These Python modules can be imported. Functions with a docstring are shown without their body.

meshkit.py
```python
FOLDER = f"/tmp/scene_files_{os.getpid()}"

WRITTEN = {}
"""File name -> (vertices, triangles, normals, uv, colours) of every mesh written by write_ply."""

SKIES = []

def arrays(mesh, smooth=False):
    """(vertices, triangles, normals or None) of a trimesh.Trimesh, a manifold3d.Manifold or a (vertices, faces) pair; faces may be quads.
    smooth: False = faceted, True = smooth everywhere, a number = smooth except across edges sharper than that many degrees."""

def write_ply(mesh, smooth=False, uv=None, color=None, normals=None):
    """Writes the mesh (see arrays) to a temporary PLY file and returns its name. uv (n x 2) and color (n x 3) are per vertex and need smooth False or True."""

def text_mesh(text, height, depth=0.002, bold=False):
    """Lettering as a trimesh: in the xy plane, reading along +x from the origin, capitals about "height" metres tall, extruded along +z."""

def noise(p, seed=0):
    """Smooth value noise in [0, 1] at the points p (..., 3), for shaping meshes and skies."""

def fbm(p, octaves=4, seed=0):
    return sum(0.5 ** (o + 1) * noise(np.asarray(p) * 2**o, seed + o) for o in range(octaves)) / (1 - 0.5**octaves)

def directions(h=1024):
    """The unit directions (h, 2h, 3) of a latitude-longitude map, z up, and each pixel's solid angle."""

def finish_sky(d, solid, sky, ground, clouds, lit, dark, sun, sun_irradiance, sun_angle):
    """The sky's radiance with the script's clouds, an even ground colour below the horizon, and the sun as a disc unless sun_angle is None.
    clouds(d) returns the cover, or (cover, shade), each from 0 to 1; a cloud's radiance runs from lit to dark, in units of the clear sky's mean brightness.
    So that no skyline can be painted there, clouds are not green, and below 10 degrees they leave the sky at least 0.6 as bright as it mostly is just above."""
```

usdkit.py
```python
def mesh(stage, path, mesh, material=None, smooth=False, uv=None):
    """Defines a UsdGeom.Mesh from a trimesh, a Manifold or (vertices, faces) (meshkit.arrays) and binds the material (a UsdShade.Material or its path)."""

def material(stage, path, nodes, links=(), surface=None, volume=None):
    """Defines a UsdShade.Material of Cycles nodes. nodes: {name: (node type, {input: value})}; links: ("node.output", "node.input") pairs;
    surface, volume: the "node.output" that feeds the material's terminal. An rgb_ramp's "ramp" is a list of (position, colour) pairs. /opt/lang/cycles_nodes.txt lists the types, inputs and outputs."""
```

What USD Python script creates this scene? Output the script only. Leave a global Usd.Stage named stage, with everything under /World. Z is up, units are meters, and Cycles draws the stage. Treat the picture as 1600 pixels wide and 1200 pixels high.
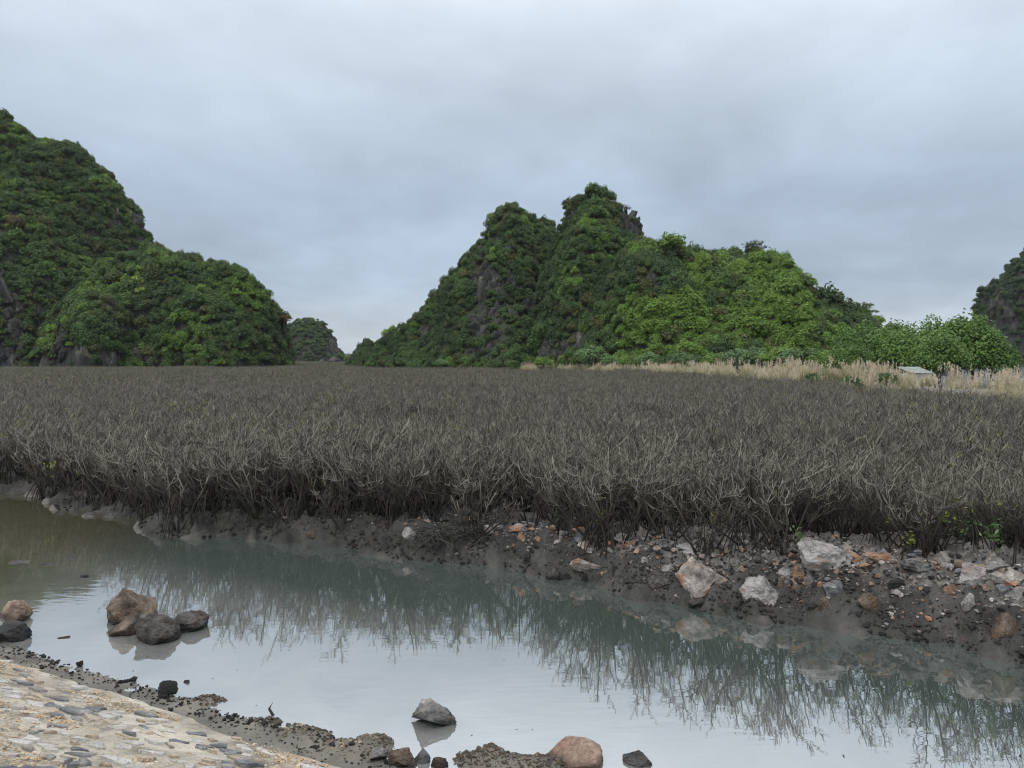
import math, random
import numpy as np, trimesh
import usdkit, meshkit
from pxr import Usd, UsdGeom, UsdShade, UsdLux, Sdf, Gf, Vt

stage = Usd.Stage.CreateInMemory()
UsdGeom.SetStageUpAxis(stage, 'Z')
UsdGeom.SetStageMetersPerUnit(stage, 1.0)
world = UsdGeom.Xform.Define(stage, '/World')
UsdGeom.Scope.Define(stage, '/World/Looks')

# ------------------------------------------------------------------ camera, sky, sun, exposure
EYE = 3.5                                   # metres above the water
PITCH = math.atan(40 / 1200.0)              # looks slightly down
cam = UsdGeom.Camera.Define(stage, '/World/camera')
cam.CreateHorizontalApertureAttr(36.0)
cam.CreateFocalLengthAttr(27.0)
cam.CreateFStopAttr(0.0)
cam.CreateClippingRangeAttr(Gf.Vec2f(0.1, 20000))
cam.AddTranslateOp().Set(Gf.Vec3d(0, 0, EYE))
cam.AddRotateXOp().Set(90 - math.degrees(PITCH))
cam.CreateExposureAttr(0.0)

SUN_EL, SUN_AZ = math.radians(58), math.radians(-150)   # azimuth from +y towards +x
SKY = 0.1
sky_nodes = {
    'sky': ('sky_texture', {'sky_type': 'single_scattering', 'sun_disc': False, 'sun_elevation': SUN_EL, 'sun_rotation': SUN_AZ, 'aerosol_density': 3.0}),
    'tc': ('texture_coordinate', {}),
    'sep': ('separate_xyz', {}),
    # overcast deck: dull near the horizon, brighter overhead
    'grad': ('rgb_ramp', {'ramp': [(0.0, (.56, .625, .69)), (.035, (.535, .605, .68)), (.09, (.425, .52, .635)), (.20, (.44, .535, .66)), (.30, (.55, .645, .76)), (.40, (.73, .82, .925)),
                                   (.55, (1.12, 1.17, 1.25)), (.75, (1.55, 1.6, 1.68)), (1.0, (1.85, 1.9, 1.97))]}),
    'zc': ('clamp', {'min': 0.0, 'max': 1.0}),
    'zadd': ('math', {'math_type': 'add', 'value2': 0.16}),
    'px': ('math', {'math_type': 'divide'}), 'py': ('math', {'math_type': 'divide'}),
    'comb': ('combine_xyz', {'z': 0.0}),
    'map': ('mapping', {'scale': (1.0, 0.75, 1.0), 'location': (3.1, 1.7, 0), 'rotation': (0, 0, 0.25)}),
    'n1': ('noise_texture', {'scale': 0.75, 'detail': 5.0, 'roughness': 0.52, 'distortion': 0.5}),
    'n2': ('noise_texture', {'scale': 3.2, 'detail': 8.0, 'roughness': 0.55, 'distortion': 0.25}),
    'r1': ('map_range', {'from_min': 0.3, 'from_max': 0.72, 'to_min': 0.85, 'to_max': 1.17, 'clamp': True}),
    'r2': ('map_range', {'from_min': 0.3, 'from_max': 0.7, 'to_min': 0.93, 'to_max': 1.06, 'clamp': True}),
    'mul': ('math', {'math_type': 'multiply'}),
    'mul10': ('math', {'math_type': 'multiply', 'value2': 10.0}),
    'cloud': ('vector_math', {'math_type': 'scale'}),
    'mix': ('mix', {'mix_type': 'mix', 'fac': 0.96}),
    'bg': ('background_shader', {'strength': SKY}),
}
sky_links = [('tc.generated', 'sep.vector'), ('sep.z', 'zc.value'), ('zc.result', 'grad.fac'), ('zc.result', 'zadd.value1'),
             ('sep.x', 'px.value1'), ('zadd.value', 'px.value2'), ('sep.y', 'py.value1'), ('zadd.value', 'py.value2'),
             ('px.value', 'comb.x'), ('py.value', 'comb.y'), ('comb.vector', 'map.vector'), ('map.vector', 'n1.vector'), ('map.vector', 'n2.vector'),
             ('n1.fac', 'r1.value'), ('n2.fac', 'r2.value'), ('r1.result', 'mul.value1'), ('r2.result', 'mul.value2'), ('mul.value', 'mul10.value1'),
             ('grad.color', 'cloud.vector1'), ('mul10.value', 'cloud.scale'), ('sky.color', 'mix.color1'), ('cloud.vector', 'mix.color2'), ('mix.color', 'bg.color')]
sky_mat = usdkit.material(stage, '/World/Looks/sky_overcast', sky_nodes, sky_links, surface='bg.background')
dome = UsdLux.DomeLight.Define(stage, '/World/sky')
dome.CreateIntensityAttr(1.0)
UsdShade.MaterialBindingAPI.Apply(dome.GetPrim()).Bind(sky_mat)
dome.GetPrim().SetCustomDataByKey('kind', 'structure')

sun = UsdLux.DistantLight.Define(stage, '/World/sun')
sun.CreateIntensityAttr(0.4)
sun.CreateAngleAttr(16.0)
sun.CreateNormalizeAttr(True)
sun.CreateColorAttr(Gf.Vec3f(1.0, 0.965, 0.91))
sun.AddRotateZOp().Set(-math.degrees(SUN_AZ))
sun.AddRotateXOp().Set(-(90 - math.degrees(SUN_EL)))

# ------------------------------------------------------------------ helpers
fbm, noise = meshkit.fbm, meshkit.noise
USED = {}

def numbered(parent, name):
    k = USED.get((parent, name), -1) + 1
    USED[(parent, name)] = k
    return f'{parent}/{name}' if k == 0 else f'{parent}/{name}_{k:03d}'

def tag(prim, label=None, category=None, group=None, kind=None):
    for key, v in (('label', label), ('category', category), ('group', group), ('kind', kind)):
        if v:
            prim.SetCustomDataByKey(key, v)
    return prim

def mesh(name, m, mat, parent='/World', smooth=False):
    return usdkit.mesh(stage, numbered(parent, name), m, mat, smooth=smooth).GetPrim()

def xform(name, loc=(0, 0, 0), rz=0.0, scale=None, parent='/World'):
    x = UsdGeom.Xform.Define(stage, numbered(parent, name))
    x.AddTranslateOp().Set(Gf.Vec3d(*map(float, loc)))
    if rz:
        x.AddRotateZOp().Set(math.degrees(rz))
    if scale is not None:
        s = (scale,) * 3 if np.ndim(scale) == 0 else scale
        x.AddScaleOp().Set(Gf.Vec3f(*map(float, s)))
    return x.GetPrim()

def model(name):
    """A class prim that copies refer to."""
    return stage.CreateClassPrim(f'/World/{name}').GetPath().pathString

def copy_of(cls, name, loc, rz=0.0, scale=None):
    p = xform(name, loc, rz, scale)
    p.GetReferences().AddInternalReference(cls)
    p.SetInstanceable(True)
    return p

def instancer(name, sources, pos, yaw, scale, idx, tilt=None):
    """One stuff object that draws many copies of the class prims in sources."""
    pi = UsdGeom.PointInstancer.Define(stage, numbered('/World', name))
    root = pi.GetPath().pathString
    rel = pi.CreatePrototypesRel()
    for k, s in enumerate(sources):
        x = UsdGeom.Xform.Define(stage, f'{root}/pattern_{k:03d}').GetPrim()
        x.GetReferences().AddInternalReference(s)
        rel.AddTarget(x.GetPath())
    n = len(pos)
    pi.CreatePositionsAttr(Vt.Vec3fArray.FromNumpy(np.asarray(pos, np.float32)))
    scale = np.asarray(scale, np.float32)
    if scale.ndim == 1:
        scale = np.repeat(scale[:, None], 3, 1)
    pi.CreateScalesAttr(Vt.Vec3fArray.FromNumpy(scale))
    pi.CreateProtoIndicesAttr(Vt.IntArray.FromNumpy(np.asarray(idx, np.int32)))
    yaw = np.asarray(yaw)
    q = np.zeros((n, 4))
    q[:, 0], q[:, 3] = np.cos(yaw / 2), np.sin(yaw / 2)
    if tilt is not None:                     # small lean about x, then yaw
        c, s = np.cos(tilt / 2), np.sin(tilt / 2)
        q = np.stack([q[:, 0] * c, q[:, 0] * s, q[:, 3] * s, q[:, 3] * c], 1)
    pi.CreateOrientationsAttr(Vt.QuathArray([Gf.Quath(*map(float, a)) for a in q]))
    return tag(pi.GetPrim(), kind='stuff')

CP, SP = math.cos(PITCH), math.sin(PITCH)
def ray(px, py):
    a, b = (px - 800) / 1200.0, (600 - py) / 1200.0
    return np.array([a, CP + b * SP, -SP + b * CP])
def at_z(px, py, z=0.0):
    d = ray(px, py)
    t = (z - EYE) / d[2]
    return np.array([d[0] * t, d[1] * t])
def at_depth(px, py, y):
    d = ray(px, py)
    return np.array([0, 0, EYE]) + d * (y / d[1])
def project(P):
    P = np.asarray(P, float) - [0, 0, EYE]
    dep = P[..., 1] * CP - P[..., 2] * SP
    up = P[..., 1] * SP + P[..., 2] * CP
    return 800 + 1200 * P[..., 0] / dep, 600 - 1200 * up / dep

def smooth01(t):
    t = np.clip(t, 0, 1)
    return t * t * (3 - 2 * t)

def tubes(P, R, sides=3):
    """N polylines of K points as thin tubes: (vertices, faces)."""
    P, R = np.asarray(P, float), np.asarray(R, float)
    n, k, _ = P.shape
    T = np.gradient(P, axis=1)
    T /= np.linalg.norm(T, axis=2, keepdims=True) + 1e-12
    ref = np.where(np.abs(T[..., 2:]) < 0.9, [0, 0, 1.0], [1.0, 0, 0])
    A = np.cross(T, ref); A /= np.linalg.norm(A, axis=2, keepdims=True) + 1e-12
    B = np.cross(T, A)
    ang = np.arange(sides) * 2 * np.pi / sides
    V = P[:, :, None] + R[:, :, None, None] * (np.cos(ang)[:, None] * A[:, :, None] + np.sin(ang)[:, None] * B[:, :, None])
    i, j = np.meshgrid(np.arange(k - 1), np.arange(sides), indexing='ij')
    q = np.stack([i * sides + j, i * sides + (j + 1) % sides, (i + 1) * sides + (j + 1) % sides, (i + 1) * sides + j], -1).reshape(-1, 4)
    q = (q[None] + (np.arange(n) * k * sides)[:, None, None]).reshape(-1, 4)
    return V.reshape(-1, 3), np.vstack([q[:, [0, 1, 2]], q[:, [0, 2, 3]]])

def join(parts):
    V, F, n = [], [], 0
    for v, f in parts:
        V.append(v); F.append(f + n); n += len(v)
    return np.vstack(V), np.vstack(F)

def leaves(C, N, size, rng, aspect=0.6, fold=0.18):
    """Leaf-shaped rhombi, slightly folded, at C facing N."""
    n = len(C)
    N = N / (np.linalg.norm(N, axis=1, keepdims=True) + 1e-9)
    r = rng.normal(size=(n, 3))
    A = np.cross(N, r); A /= np.linalg.norm(A, axis=1, keepdims=True) + 1e-9
    B = np.cross(N, A)
    s = np.broadcast_to(size, (n,))[:, None]
    v = np.stack([C - A * s, C + B * s * aspect - N * s * fold, C + A * s - N * s * fold * 0.5, C - B * s * aspect - N * s * fold], 1)
    f = np.array([[0, 1, 2], [0, 2, 3]])
    return v.reshape(-1, 3), (f[None] + (np.arange(n) * 4)[:, None, None]).reshape(-1, 3)

def toned(path, vf, mat, smooth=False, blend=None):
    """A mesh whose separate twigs or leaves each carry a tone of their own (weathering, age)."""
    from scipy.sparse import coo_matrix
    from scipy.sparse.csgraph import connected_components
    v, f = vf
    e = np.vstack([f[:, [0, 1]], f[:, [1, 2]]])
    n, lab = connected_components(coo_matrix((np.ones(len(e)), (e[:, 0], e[:, 1])), (len(v), len(v))), directed=False)
    t = np.random.default_rng(len(v)).random(n)[lab]
    if blend is not None:
        t = np.clip((.5 * t + .5 * blend - .5) * 1.35 + .5, 0, 1)
    m = usdkit.mesh(stage, path, vf, mat, smooth=smooth)
    UsdGeom.PrimvarsAPI(m).CreatePrimvar('tone', Sdf.ValueTypeNames.FloatArray, 'vertex').Set(Vt.FloatArray.FromNumpy(t.astype(np.float32)))
    return m

# ------------------------------------------------------------------ materials
def M(name, nodes, links, surface='p.BSDF'):
    return usdkit.material(stage, f'/World/Looks/{name}', nodes, links, surface=surface)

def leaf_mat(name, dark, light, trans=0.18, vary=0.35):
    nodes = {'tn': ('attribute', {'attribute': 'tone'}), 'oi': ('object_info', {}), 'g': ('geometry', {}), 'n': ('noise_texture', {'scale': 0.35, 'detail': 3.0}),
             'isl': ('mix_float', {'fac': 0.6}), 'ad': ('mix_float', {'fac': 0.25}),
             'ramp': ('rgb_ramp', {'ramp': [(0.15, dark), (0.85, light)]}),
             'p': ('principled_bsdf', {'roughness': 0.55, 'specular_ior_level': 0.25}), 't': ('translucent_bsdf', {}),
             'm': ('mix_closure', {'fac': trans})}
    links = [('g.position', 'n.vector'), ('n.fac', 'isl.a'), ('tn.fac', 'isl.b'), ('isl.result', 'ad.a'), ('oi.random', 'ad.b'), ('ad.result', 'ramp.fac'),
             ('ramp.color', 'p.base_color'), ('ramp.color', 't.color'), ('p.BSDF', 'm.closure1'), ('t.BSDF', 'm.closure2')]
    return M(name, nodes, links, 'm.closure')

LEAF = {
    'dark': leaf_mat('leaf_dark', (.022, .044, .018), (.072, .112, .040)),
    'mid': leaf_mat('leaf_mid', (.030, .062, .020), (.100, .165, .045)),
    'olive': leaf_mat('leaf_olive', (.040, .058, .020), (.130, .150, .050)),
    'bright': leaf_mat('leaf_bright', (.058, .112, .020), (.180, .290, .052)),
    'lime': leaf_mat('leaf_lime', (.14, .19, .03), (.26, .34, .06)),
    'rust': leaf_mat('leaf_rust', (.060, .052, .024), (.115, .090, .040)),
    'fresh': leaf_mat('leaf_fresh', (.060, .115, .045), (.14, .23, .085)),
    'mangrove': leaf_mat('leaf_mangrove', (.040, .085, .018), (.125, .215, .045)),
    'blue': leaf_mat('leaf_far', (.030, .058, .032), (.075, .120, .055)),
    'sprig': leaf_mat('leaf_sprig', (.18, .24, .035), (.33, .38, .07), 0.35),
}
BARK = M('bark', {'g': ('geometry', {}), 'n': ('noise_texture', {'scale': 3.0, 'detail': 4.0}), 'r': ('rgb_ramp', {'ramp': [(.3, (.05, .045, .04)), (.7, (.16, .145, .125))]}),
                  'p': ('principled_bsdf', {'roughness': 0.85})}, [('g.position', 'n.vector'), ('n.fac', 'r.fac'), ('r.color', 'p.base_color')])
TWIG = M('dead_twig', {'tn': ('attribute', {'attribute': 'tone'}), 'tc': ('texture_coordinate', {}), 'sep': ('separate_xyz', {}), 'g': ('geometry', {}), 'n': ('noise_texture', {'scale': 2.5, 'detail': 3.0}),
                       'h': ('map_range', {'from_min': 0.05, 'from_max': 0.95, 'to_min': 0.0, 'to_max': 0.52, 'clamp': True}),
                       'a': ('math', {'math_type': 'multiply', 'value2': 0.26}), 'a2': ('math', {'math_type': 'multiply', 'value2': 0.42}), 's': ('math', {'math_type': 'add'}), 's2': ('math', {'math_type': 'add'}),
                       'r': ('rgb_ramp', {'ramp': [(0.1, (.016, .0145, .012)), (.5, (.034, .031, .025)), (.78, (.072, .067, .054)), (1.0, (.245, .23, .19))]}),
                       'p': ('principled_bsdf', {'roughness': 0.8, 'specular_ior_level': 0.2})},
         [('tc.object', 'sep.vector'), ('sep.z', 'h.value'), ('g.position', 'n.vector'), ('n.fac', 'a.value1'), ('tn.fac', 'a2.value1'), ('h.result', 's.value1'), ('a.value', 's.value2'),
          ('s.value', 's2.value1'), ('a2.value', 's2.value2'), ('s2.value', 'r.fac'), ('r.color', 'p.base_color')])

def rock_mat(name, stops, scale=3.0, stain=None, amount=0.55, pit=0.0, rough=0.75, bump=0.5):
    nodes = {'tc': ('texture_coordinate', {}), 'oi': ('object_info', {}), 'off': ('vector_math', {'math_type': 'add'}), 'g': ('geometry', {}),
             'n': ('noise_texture', {'scale': scale, 'detail': 8.0, 'roughness': 0.62}), 'r': ('rgb_ramp', {'ramp': stops}),
             'n2': ('noise_texture', {'scale': scale * 0.55, 'detail': 4.0, 'distortion': 0.8}), 'f': ('map_range', {'from_min': amount, 'from_max': amount + 0.12, 'clamp': True}),
             'n3': ('noise_texture', {'scale': scale * 9, 'detail': 6.0, 'roughness': 0.7}), 'vor': ('voronoi_texture', {'scale': scale * 8}),
             'pitm': ('math', {'math_type': 'multiply', 'value2': pit}), 'hb': ('math', {'math_type': 'add'}),
             'bump': ('bump', {'strength': min(1.0, bump * 1.6), 'distance': 0.05}), 'mix': ('mix', {}), 'p': ('principled_bsdf', {'roughness': rough, 'specular_ior_level': 0.3}),
             'fine': ('rgb_ramp', {'ramp': [(.32, (.45, .44, .43)), (.5, (.92, .92, .92)), (.68, (1.25, 1.25, 1.25))]}), 'fm': ('mix', {'mix_type': 'multiply', 'fac': .85}),
             'sz': ('separate_xyz', {}), 'wl': ('math', {'math_type': 'multiply'}), 'wet': ('map_range', {'from_min': .025, 'from_max': .05, 'to_min': .35, 'to_max': 1.0, 'clamp': True}), 'wv': ('vector_math', {'math_type': 'scale'})}
    links = [('g.position', 'n.vector'), ('g.position', 'n2.vector'), ('g.position', 'n3.vector'), ('g.position', 'vor.vector'), ('n.fac', 'r.fac'), ('n2.fac', 'f.value'), ('f.result', 'mix.fac'), ('r.color', 'mix.color1'),
             ('vor.distance', 'pitm.value1'), ('n3.fac', 'hb.value1'), ('pitm.value', 'hb.value2'), ('hb.value', 'bump.height'), ('bump.normal', 'p.normal'), ('g.position', 'sz.vector'), ('sz.z', 'wl.value1'), ('n2.fac', 'wl.value2'), ('wl.value', 'wet.value'), ('wet.result', 'wv.scale'), ('n3.fac', 'fine.fac'), ('mix.color', 'fm.color1'), ('fine.color', 'fm.color2'), ('fm.color', 'wv.vector1'), ('wv.vector', 'p.base_color')]
    nodes['mix'] = ('mix', {'color2': stain or stops[0][1]})
    return M(name, nodes, links)

ROCK = {
    'grey': rock_mat('rock_grey', [(.34, (.055, .054, .052)), (.48, (.17, .165, .16)), (.62, (.30, .29, .275)), (.72, (.42, .41, .39))], 5.0, (.20, .16, .12), .60),
    'orange': rock_mat('rock_orange', [(.34, (.09, .08, .072)), (.48, (.27, .24, .215)), (.62, (.43, .39, .355)), (.72, (.57, .53, .48))], 5.0, (.40, .205, .11), .49),
    'rust': rock_mat('rock_rust', [(.34, (.14, .085, .055)), (.5, (.30, .175, .11)), (.62, (.40, .27, .19)), (.74, (.52, .43, .35))], 6.0, (.34, .30, .26), .56),
    'white': rock_mat('rock_white', [(.34, (.14, .13, .125)), (.48, (.32, .30, .285)), (.62, (.48, .45, .43)), (.74, (.62, .59, .56))], 5.0, (.36, .24, .18), .58),
    'brown': rock_mat('rock_brown', [(.34, (.045, .034, .026)), (.48, (.12, .092, .070)), (.62, (.22, .175, .135)), (.74, (.36, .30, .24))], 5.0, (.20, .125, .075), .58, 0.5),
    'pitted': rock_mat('rock_pitted', [(.34, (.032, .028, .025)), (.48, (.10, .09, .08)), (.62, (.20, .183, .165)), (.74, (.33, .31, .285))], 7.0, (.14, .105, .08), .60, 1.4, bump=1.0),
    'dark': rock_mat('rock_dark', [(.3, (.012, .012, .012)), (.5, (.032, .031, .030)), (.75, (.10, .098, .092))], 6.0, (.03, .03, .03), .60, rough=.5),
    'pink': rock_mat('rock_pink', [(.32, (.13, .09, .07)), (.48, (.28, .20, .155)), (.62, (.36, .275, .22)), (.74, (.46, .38, .32))], 3.2, (.25, .155, .11), .55, bump=.5),
    'slate': rock_mat('rock_slate', [(.34, (.055, .056, .06)), (.48, (.14, .143, .15)), (.62, (.23, .235, .24)), (.74, (.36, .36, .36))], 6.0, (.24, .21, .18), .62),
}
CLIFF = M('limestone_cliff', {'g': ('geometry', {}), 'map': ('mapping', {'scale': (1, 1, .22)}), 'n': ('noise_texture', {'scale': .55, 'detail': 9.0, 'roughness': .65}),
                              'r': ('rgb_ramp', {'ramp': [(.30, (.012, .013, .013)), (.48, (.035, .036, .035)), (.60, (.075, .073, .069)), (.68, (.20, .185, .165)), (.76, (.40, .35, .29))]}),
                              'n2': ('noise_texture', {'scale': 1.6, 'detail': 8.0, 'roughness': .7}), 'b': ('bump', {'strength': 1.0, 'distance': .8}), 'p': ('principled_bsdf', {'roughness': .9}),
                              'sep': ('separate_xyz', {}), 'n3': ('noise_texture', {'scale': .9, 'detail': 6.0}), 'ad': ('math', {'math_type': 'add'}), 'gf': ('map_range', {'from_min': .92, 'from_max': 1.12, 'clamp': True}), 'mx': ('mix', {}),
                              'gr': ('rgb_ramp', {'ramp': [(.3, (.012, .020, .008)), (.7, (.050, .072, .022))]})},
          [('g.position', 'map.vector'), ('map.vector', 'n.vector'), ('map.vector', 'n2.vector'), ('n.fac', 'r.fac'), ('n2.fac', 'b.height'), ('b.normal', 'p.normal'), ('g.true_normal', 'sep.vector'), ('g.position', 'n3.vector'),
           ('n3.fac', 'ad.value1'), ('sep.z', 'ad.value2'), ('ad.value', 'gf.value'), ('gf.result', 'mx.fac'), ('n2.fac', 'gr.fac'), ('r.color', 'mx.color1'), ('gr.color', 'mx.color2'), ('mx.color', 'p.base_color')])

# ------------------------------------------------------------------ the lie of the land
FAR_PX = [(-900, 742), (-300, 765), (0, 773), (60, 776), (95, 803), (130, 807), (152, 797), (210, 812), (222, 836), (270, 841), (340, 842), (470, 850), (560, 860), (620, 876), (700, 884), (760, 886),
          (870, 905), (930, 921), (1000, 939), (1100, 958), (1240, 979), (1380, 996), (1480, 1011), (1600, 1040), (1800, 1095), (2400, 1230)]
FAR = np.array([at_z(*p) for p in FAR_PX]); FAR = FAR[np.argsort(FAR[:, 0])]
FAR = np.vstack([[-400, FAR[0, 1] + 60], FAR, [400, FAR[-1, 1] - 3]])
N_A = at_z(0, 1004); N_B = at_z(600, 1188)
NU = (N_B - N_A) / np.linalg.norm(N_B - N_A)              # along the near shore, towards the right
NN = np.array([NU[1], -NU[0]]); NN = NN if NN[1] < 0 else -NN   # from the water up the slope

def polyline_distance(x, y, P):
    best = np.full(x.shape, 1e9)
    for a, b in zip(P[:-1], P[1:]):
        d = b - a
        t = np.clip(((x - a[0]) * d[0] + (y - a[1]) * d[1]) / (d @ d), 0, 1)
        best = np.minimum(best, np.hypot(x - a[0] - t * d[0], y - a[1] - t * d[1]))
    return best

def far_s(x, y):
    """Distance inland from the far waterline (negative over water)."""
    x, y = np.asarray(x, float), np.asarray(y, float)
    return polyline_distance(x, y, FAR) * np.where(y > np.interp(x, FAR[:, 0], FAR[:, 1]), 1, -1)
def near_s(x, y):
    return (x - N_A[0]) * NN[0] + (y - N_A[1]) * NN[1]
def near_t(x, y):
    return (x - N_A[0]) * NU[0] + (y - N_A[1]) * NU[1]

MOUNDS = [(790, 1186, .50, .30, .085), (768, 1160, .12, .22, .07), (845, 1192, .35, .22, .08), (735, 1182, .2, .15, .06), (590, 1160, .20, .25, .09), (325, 1093, .22, .12, .06), (475, 1147, .22, .14, .10), (545, 1172, .28, .2, .07),
          (430, 1128, .20, .12, .05), (880, 1195, .2, .15, .07)]
MOUNDS = [(*at_z(a, b), c, d, e) for a, b, c, d, e in MOUNDS]
MUD = 0.42                                              # width of the strip of mud below the paving
DIKE = np.array([[-20, 190], [0, 150], [14, 122], [22, 90], [30, 66], [36, 52], [42, 45], [60, 38], [120, 30]], float)

def crest(x):
    return np.interp(x, [-30, -13, -7.5, -4, -1, 1.5, 3.5, 6, 12], [.22, .24, .34, .45, .47, .54, .68, .84, .90])

def terr(x, y, fine=True):
    x, y = np.broadcast_arrays(np.asarray(x, float), np.asarray(y, float))
    p3 = np.stack([x, y, np.zeros_like(x)], -1)
    s = far_s(x, y)
    if fine:
        s = s + (fbm(p3 * 1.6, 3, 3) - .5) * .55 * np.exp(-np.maximum(np.abs(s) - .6, 0))
    hc = crest(x)
    w = np.interp(x, [-8, 0, 6], [.75, .85, 1.15])
    face = hc * (0.10 * np.clip(s / .10, 0, 1) + .90 * smooth01((s - .05) / w) ** .85)
    back = smooth01((s - w - np.interp(x, [-6, 0, 5], [.3, .5, .9])) / 2.0)
    far = face * (1 - back) + back * (.28 + .10 * (fbm(p3 * .25, 2, 8) - .5))
    bed = -np.clip(-s * .45, 0, .42) * np.interp(x, [-8.5, -5.5], [.35, 1]) - .03
    sn = near_s(x, y)
    bed = np.maximum(bed, -.03 - np.clip(-sn * .12, 0, .6))
    z = np.where(s > 0, far, bed)
    near = np.where(sn < MUD, sn * .16, MUD * .16 + (sn - MUD) * .36)
    near = np.minimum(near, 1.92 + .002 * sn)
    z = np.where((sn > 0) & (s < 0), near, z)
    for mx, my, rx, ry, h in MOUNDS:
        z = z + np.where(s < 0, h * np.exp(-((x - mx) / rx) ** 2 - ((y - my) / ry) ** 2), 0)
    dd = polyline_distance(x, y, DIKE)
    side = y > np.interp(x, DIKE[:, 0], DIKE[:, 1]) if False else None
    z = z + np.where(s > 20, 1.0 * np.exp(-(dd / 4.5) ** 2), 0)
    if fine:
        m = np.where(s > 0, np.exp(-np.maximum(s - 2.2, 0) * 1.5), np.exp(s * 3)) * np.clip(s / .15 + .4, .1, 1)
        rid = np.abs(fbm(p3 * 2.3 + 11, 4, 21) - .5) * 2
        z = z + m * ((fbm(p3 * 3.2, 4, 5) - .5) * .36 + (.22 - rid) * .30 + (fbm(p3 * 7.5, 2, 31) - .5) * .13)
        mn = np.clip(1 - np.abs(sn - .15) / .45, 0, 1) * (s < 0)
        z = z + mn * ((fbm(p3 * 4.5, 4, 9) - .5) * .085 + (noise(p3 * 22, 33) - .5) * .02)
        z = z + np.where((s < 0), (fbm(p3 * 6, 3, 14) - .5) * .05, 0)
    return z

def ground_at(px, py, zmax=1.4):
    """Where the line of sight through a picture point meets the land."""
    d = ray(px, py)
    t = np.linspace(3, 40, 3000)
    P = np.array([0, 0, EYE]) + d * t[:, None]
    z = terr(P[:, 0], P[:, 1])
    k = int(np.argmax(np.maximum(z, -0.02) >= P[:, 2]))
    return np.array([P[k, 0], P[k, 1], max(z[k], -.02)])

def axis(lo, hi, step, far_lo, far_hi, grow=1.09):
    mid = np.arange(lo, hi, step)
    out, s, a = [], step, lo
    while a > far_lo:
        s *= grow; a -= s; out.append(a)
    left = out[::-1]
    out, s, a = [], step, mid[-1]
    while a < far_hi:
        s *= grow; a += s; out.append(a)
    return np.concatenate([left, mid, out])

def grid_mesh(X, Y, Z):
    ny, nx = X.shape
    i, j = np.meshgrid(np.arange(ny - 1), np.arange(nx - 1), indexing='ij')
    a = i * nx + j
    q = np.stack([a, a + 1, a + nx + 1, a + nx], -1).reshape(-1, 4)
    return np.stack([X, Y, Z], -1).reshape(-1, 3), np.vstack([q[:, [0, 1, 2]], q[:, [0, 2, 3]]])

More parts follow.
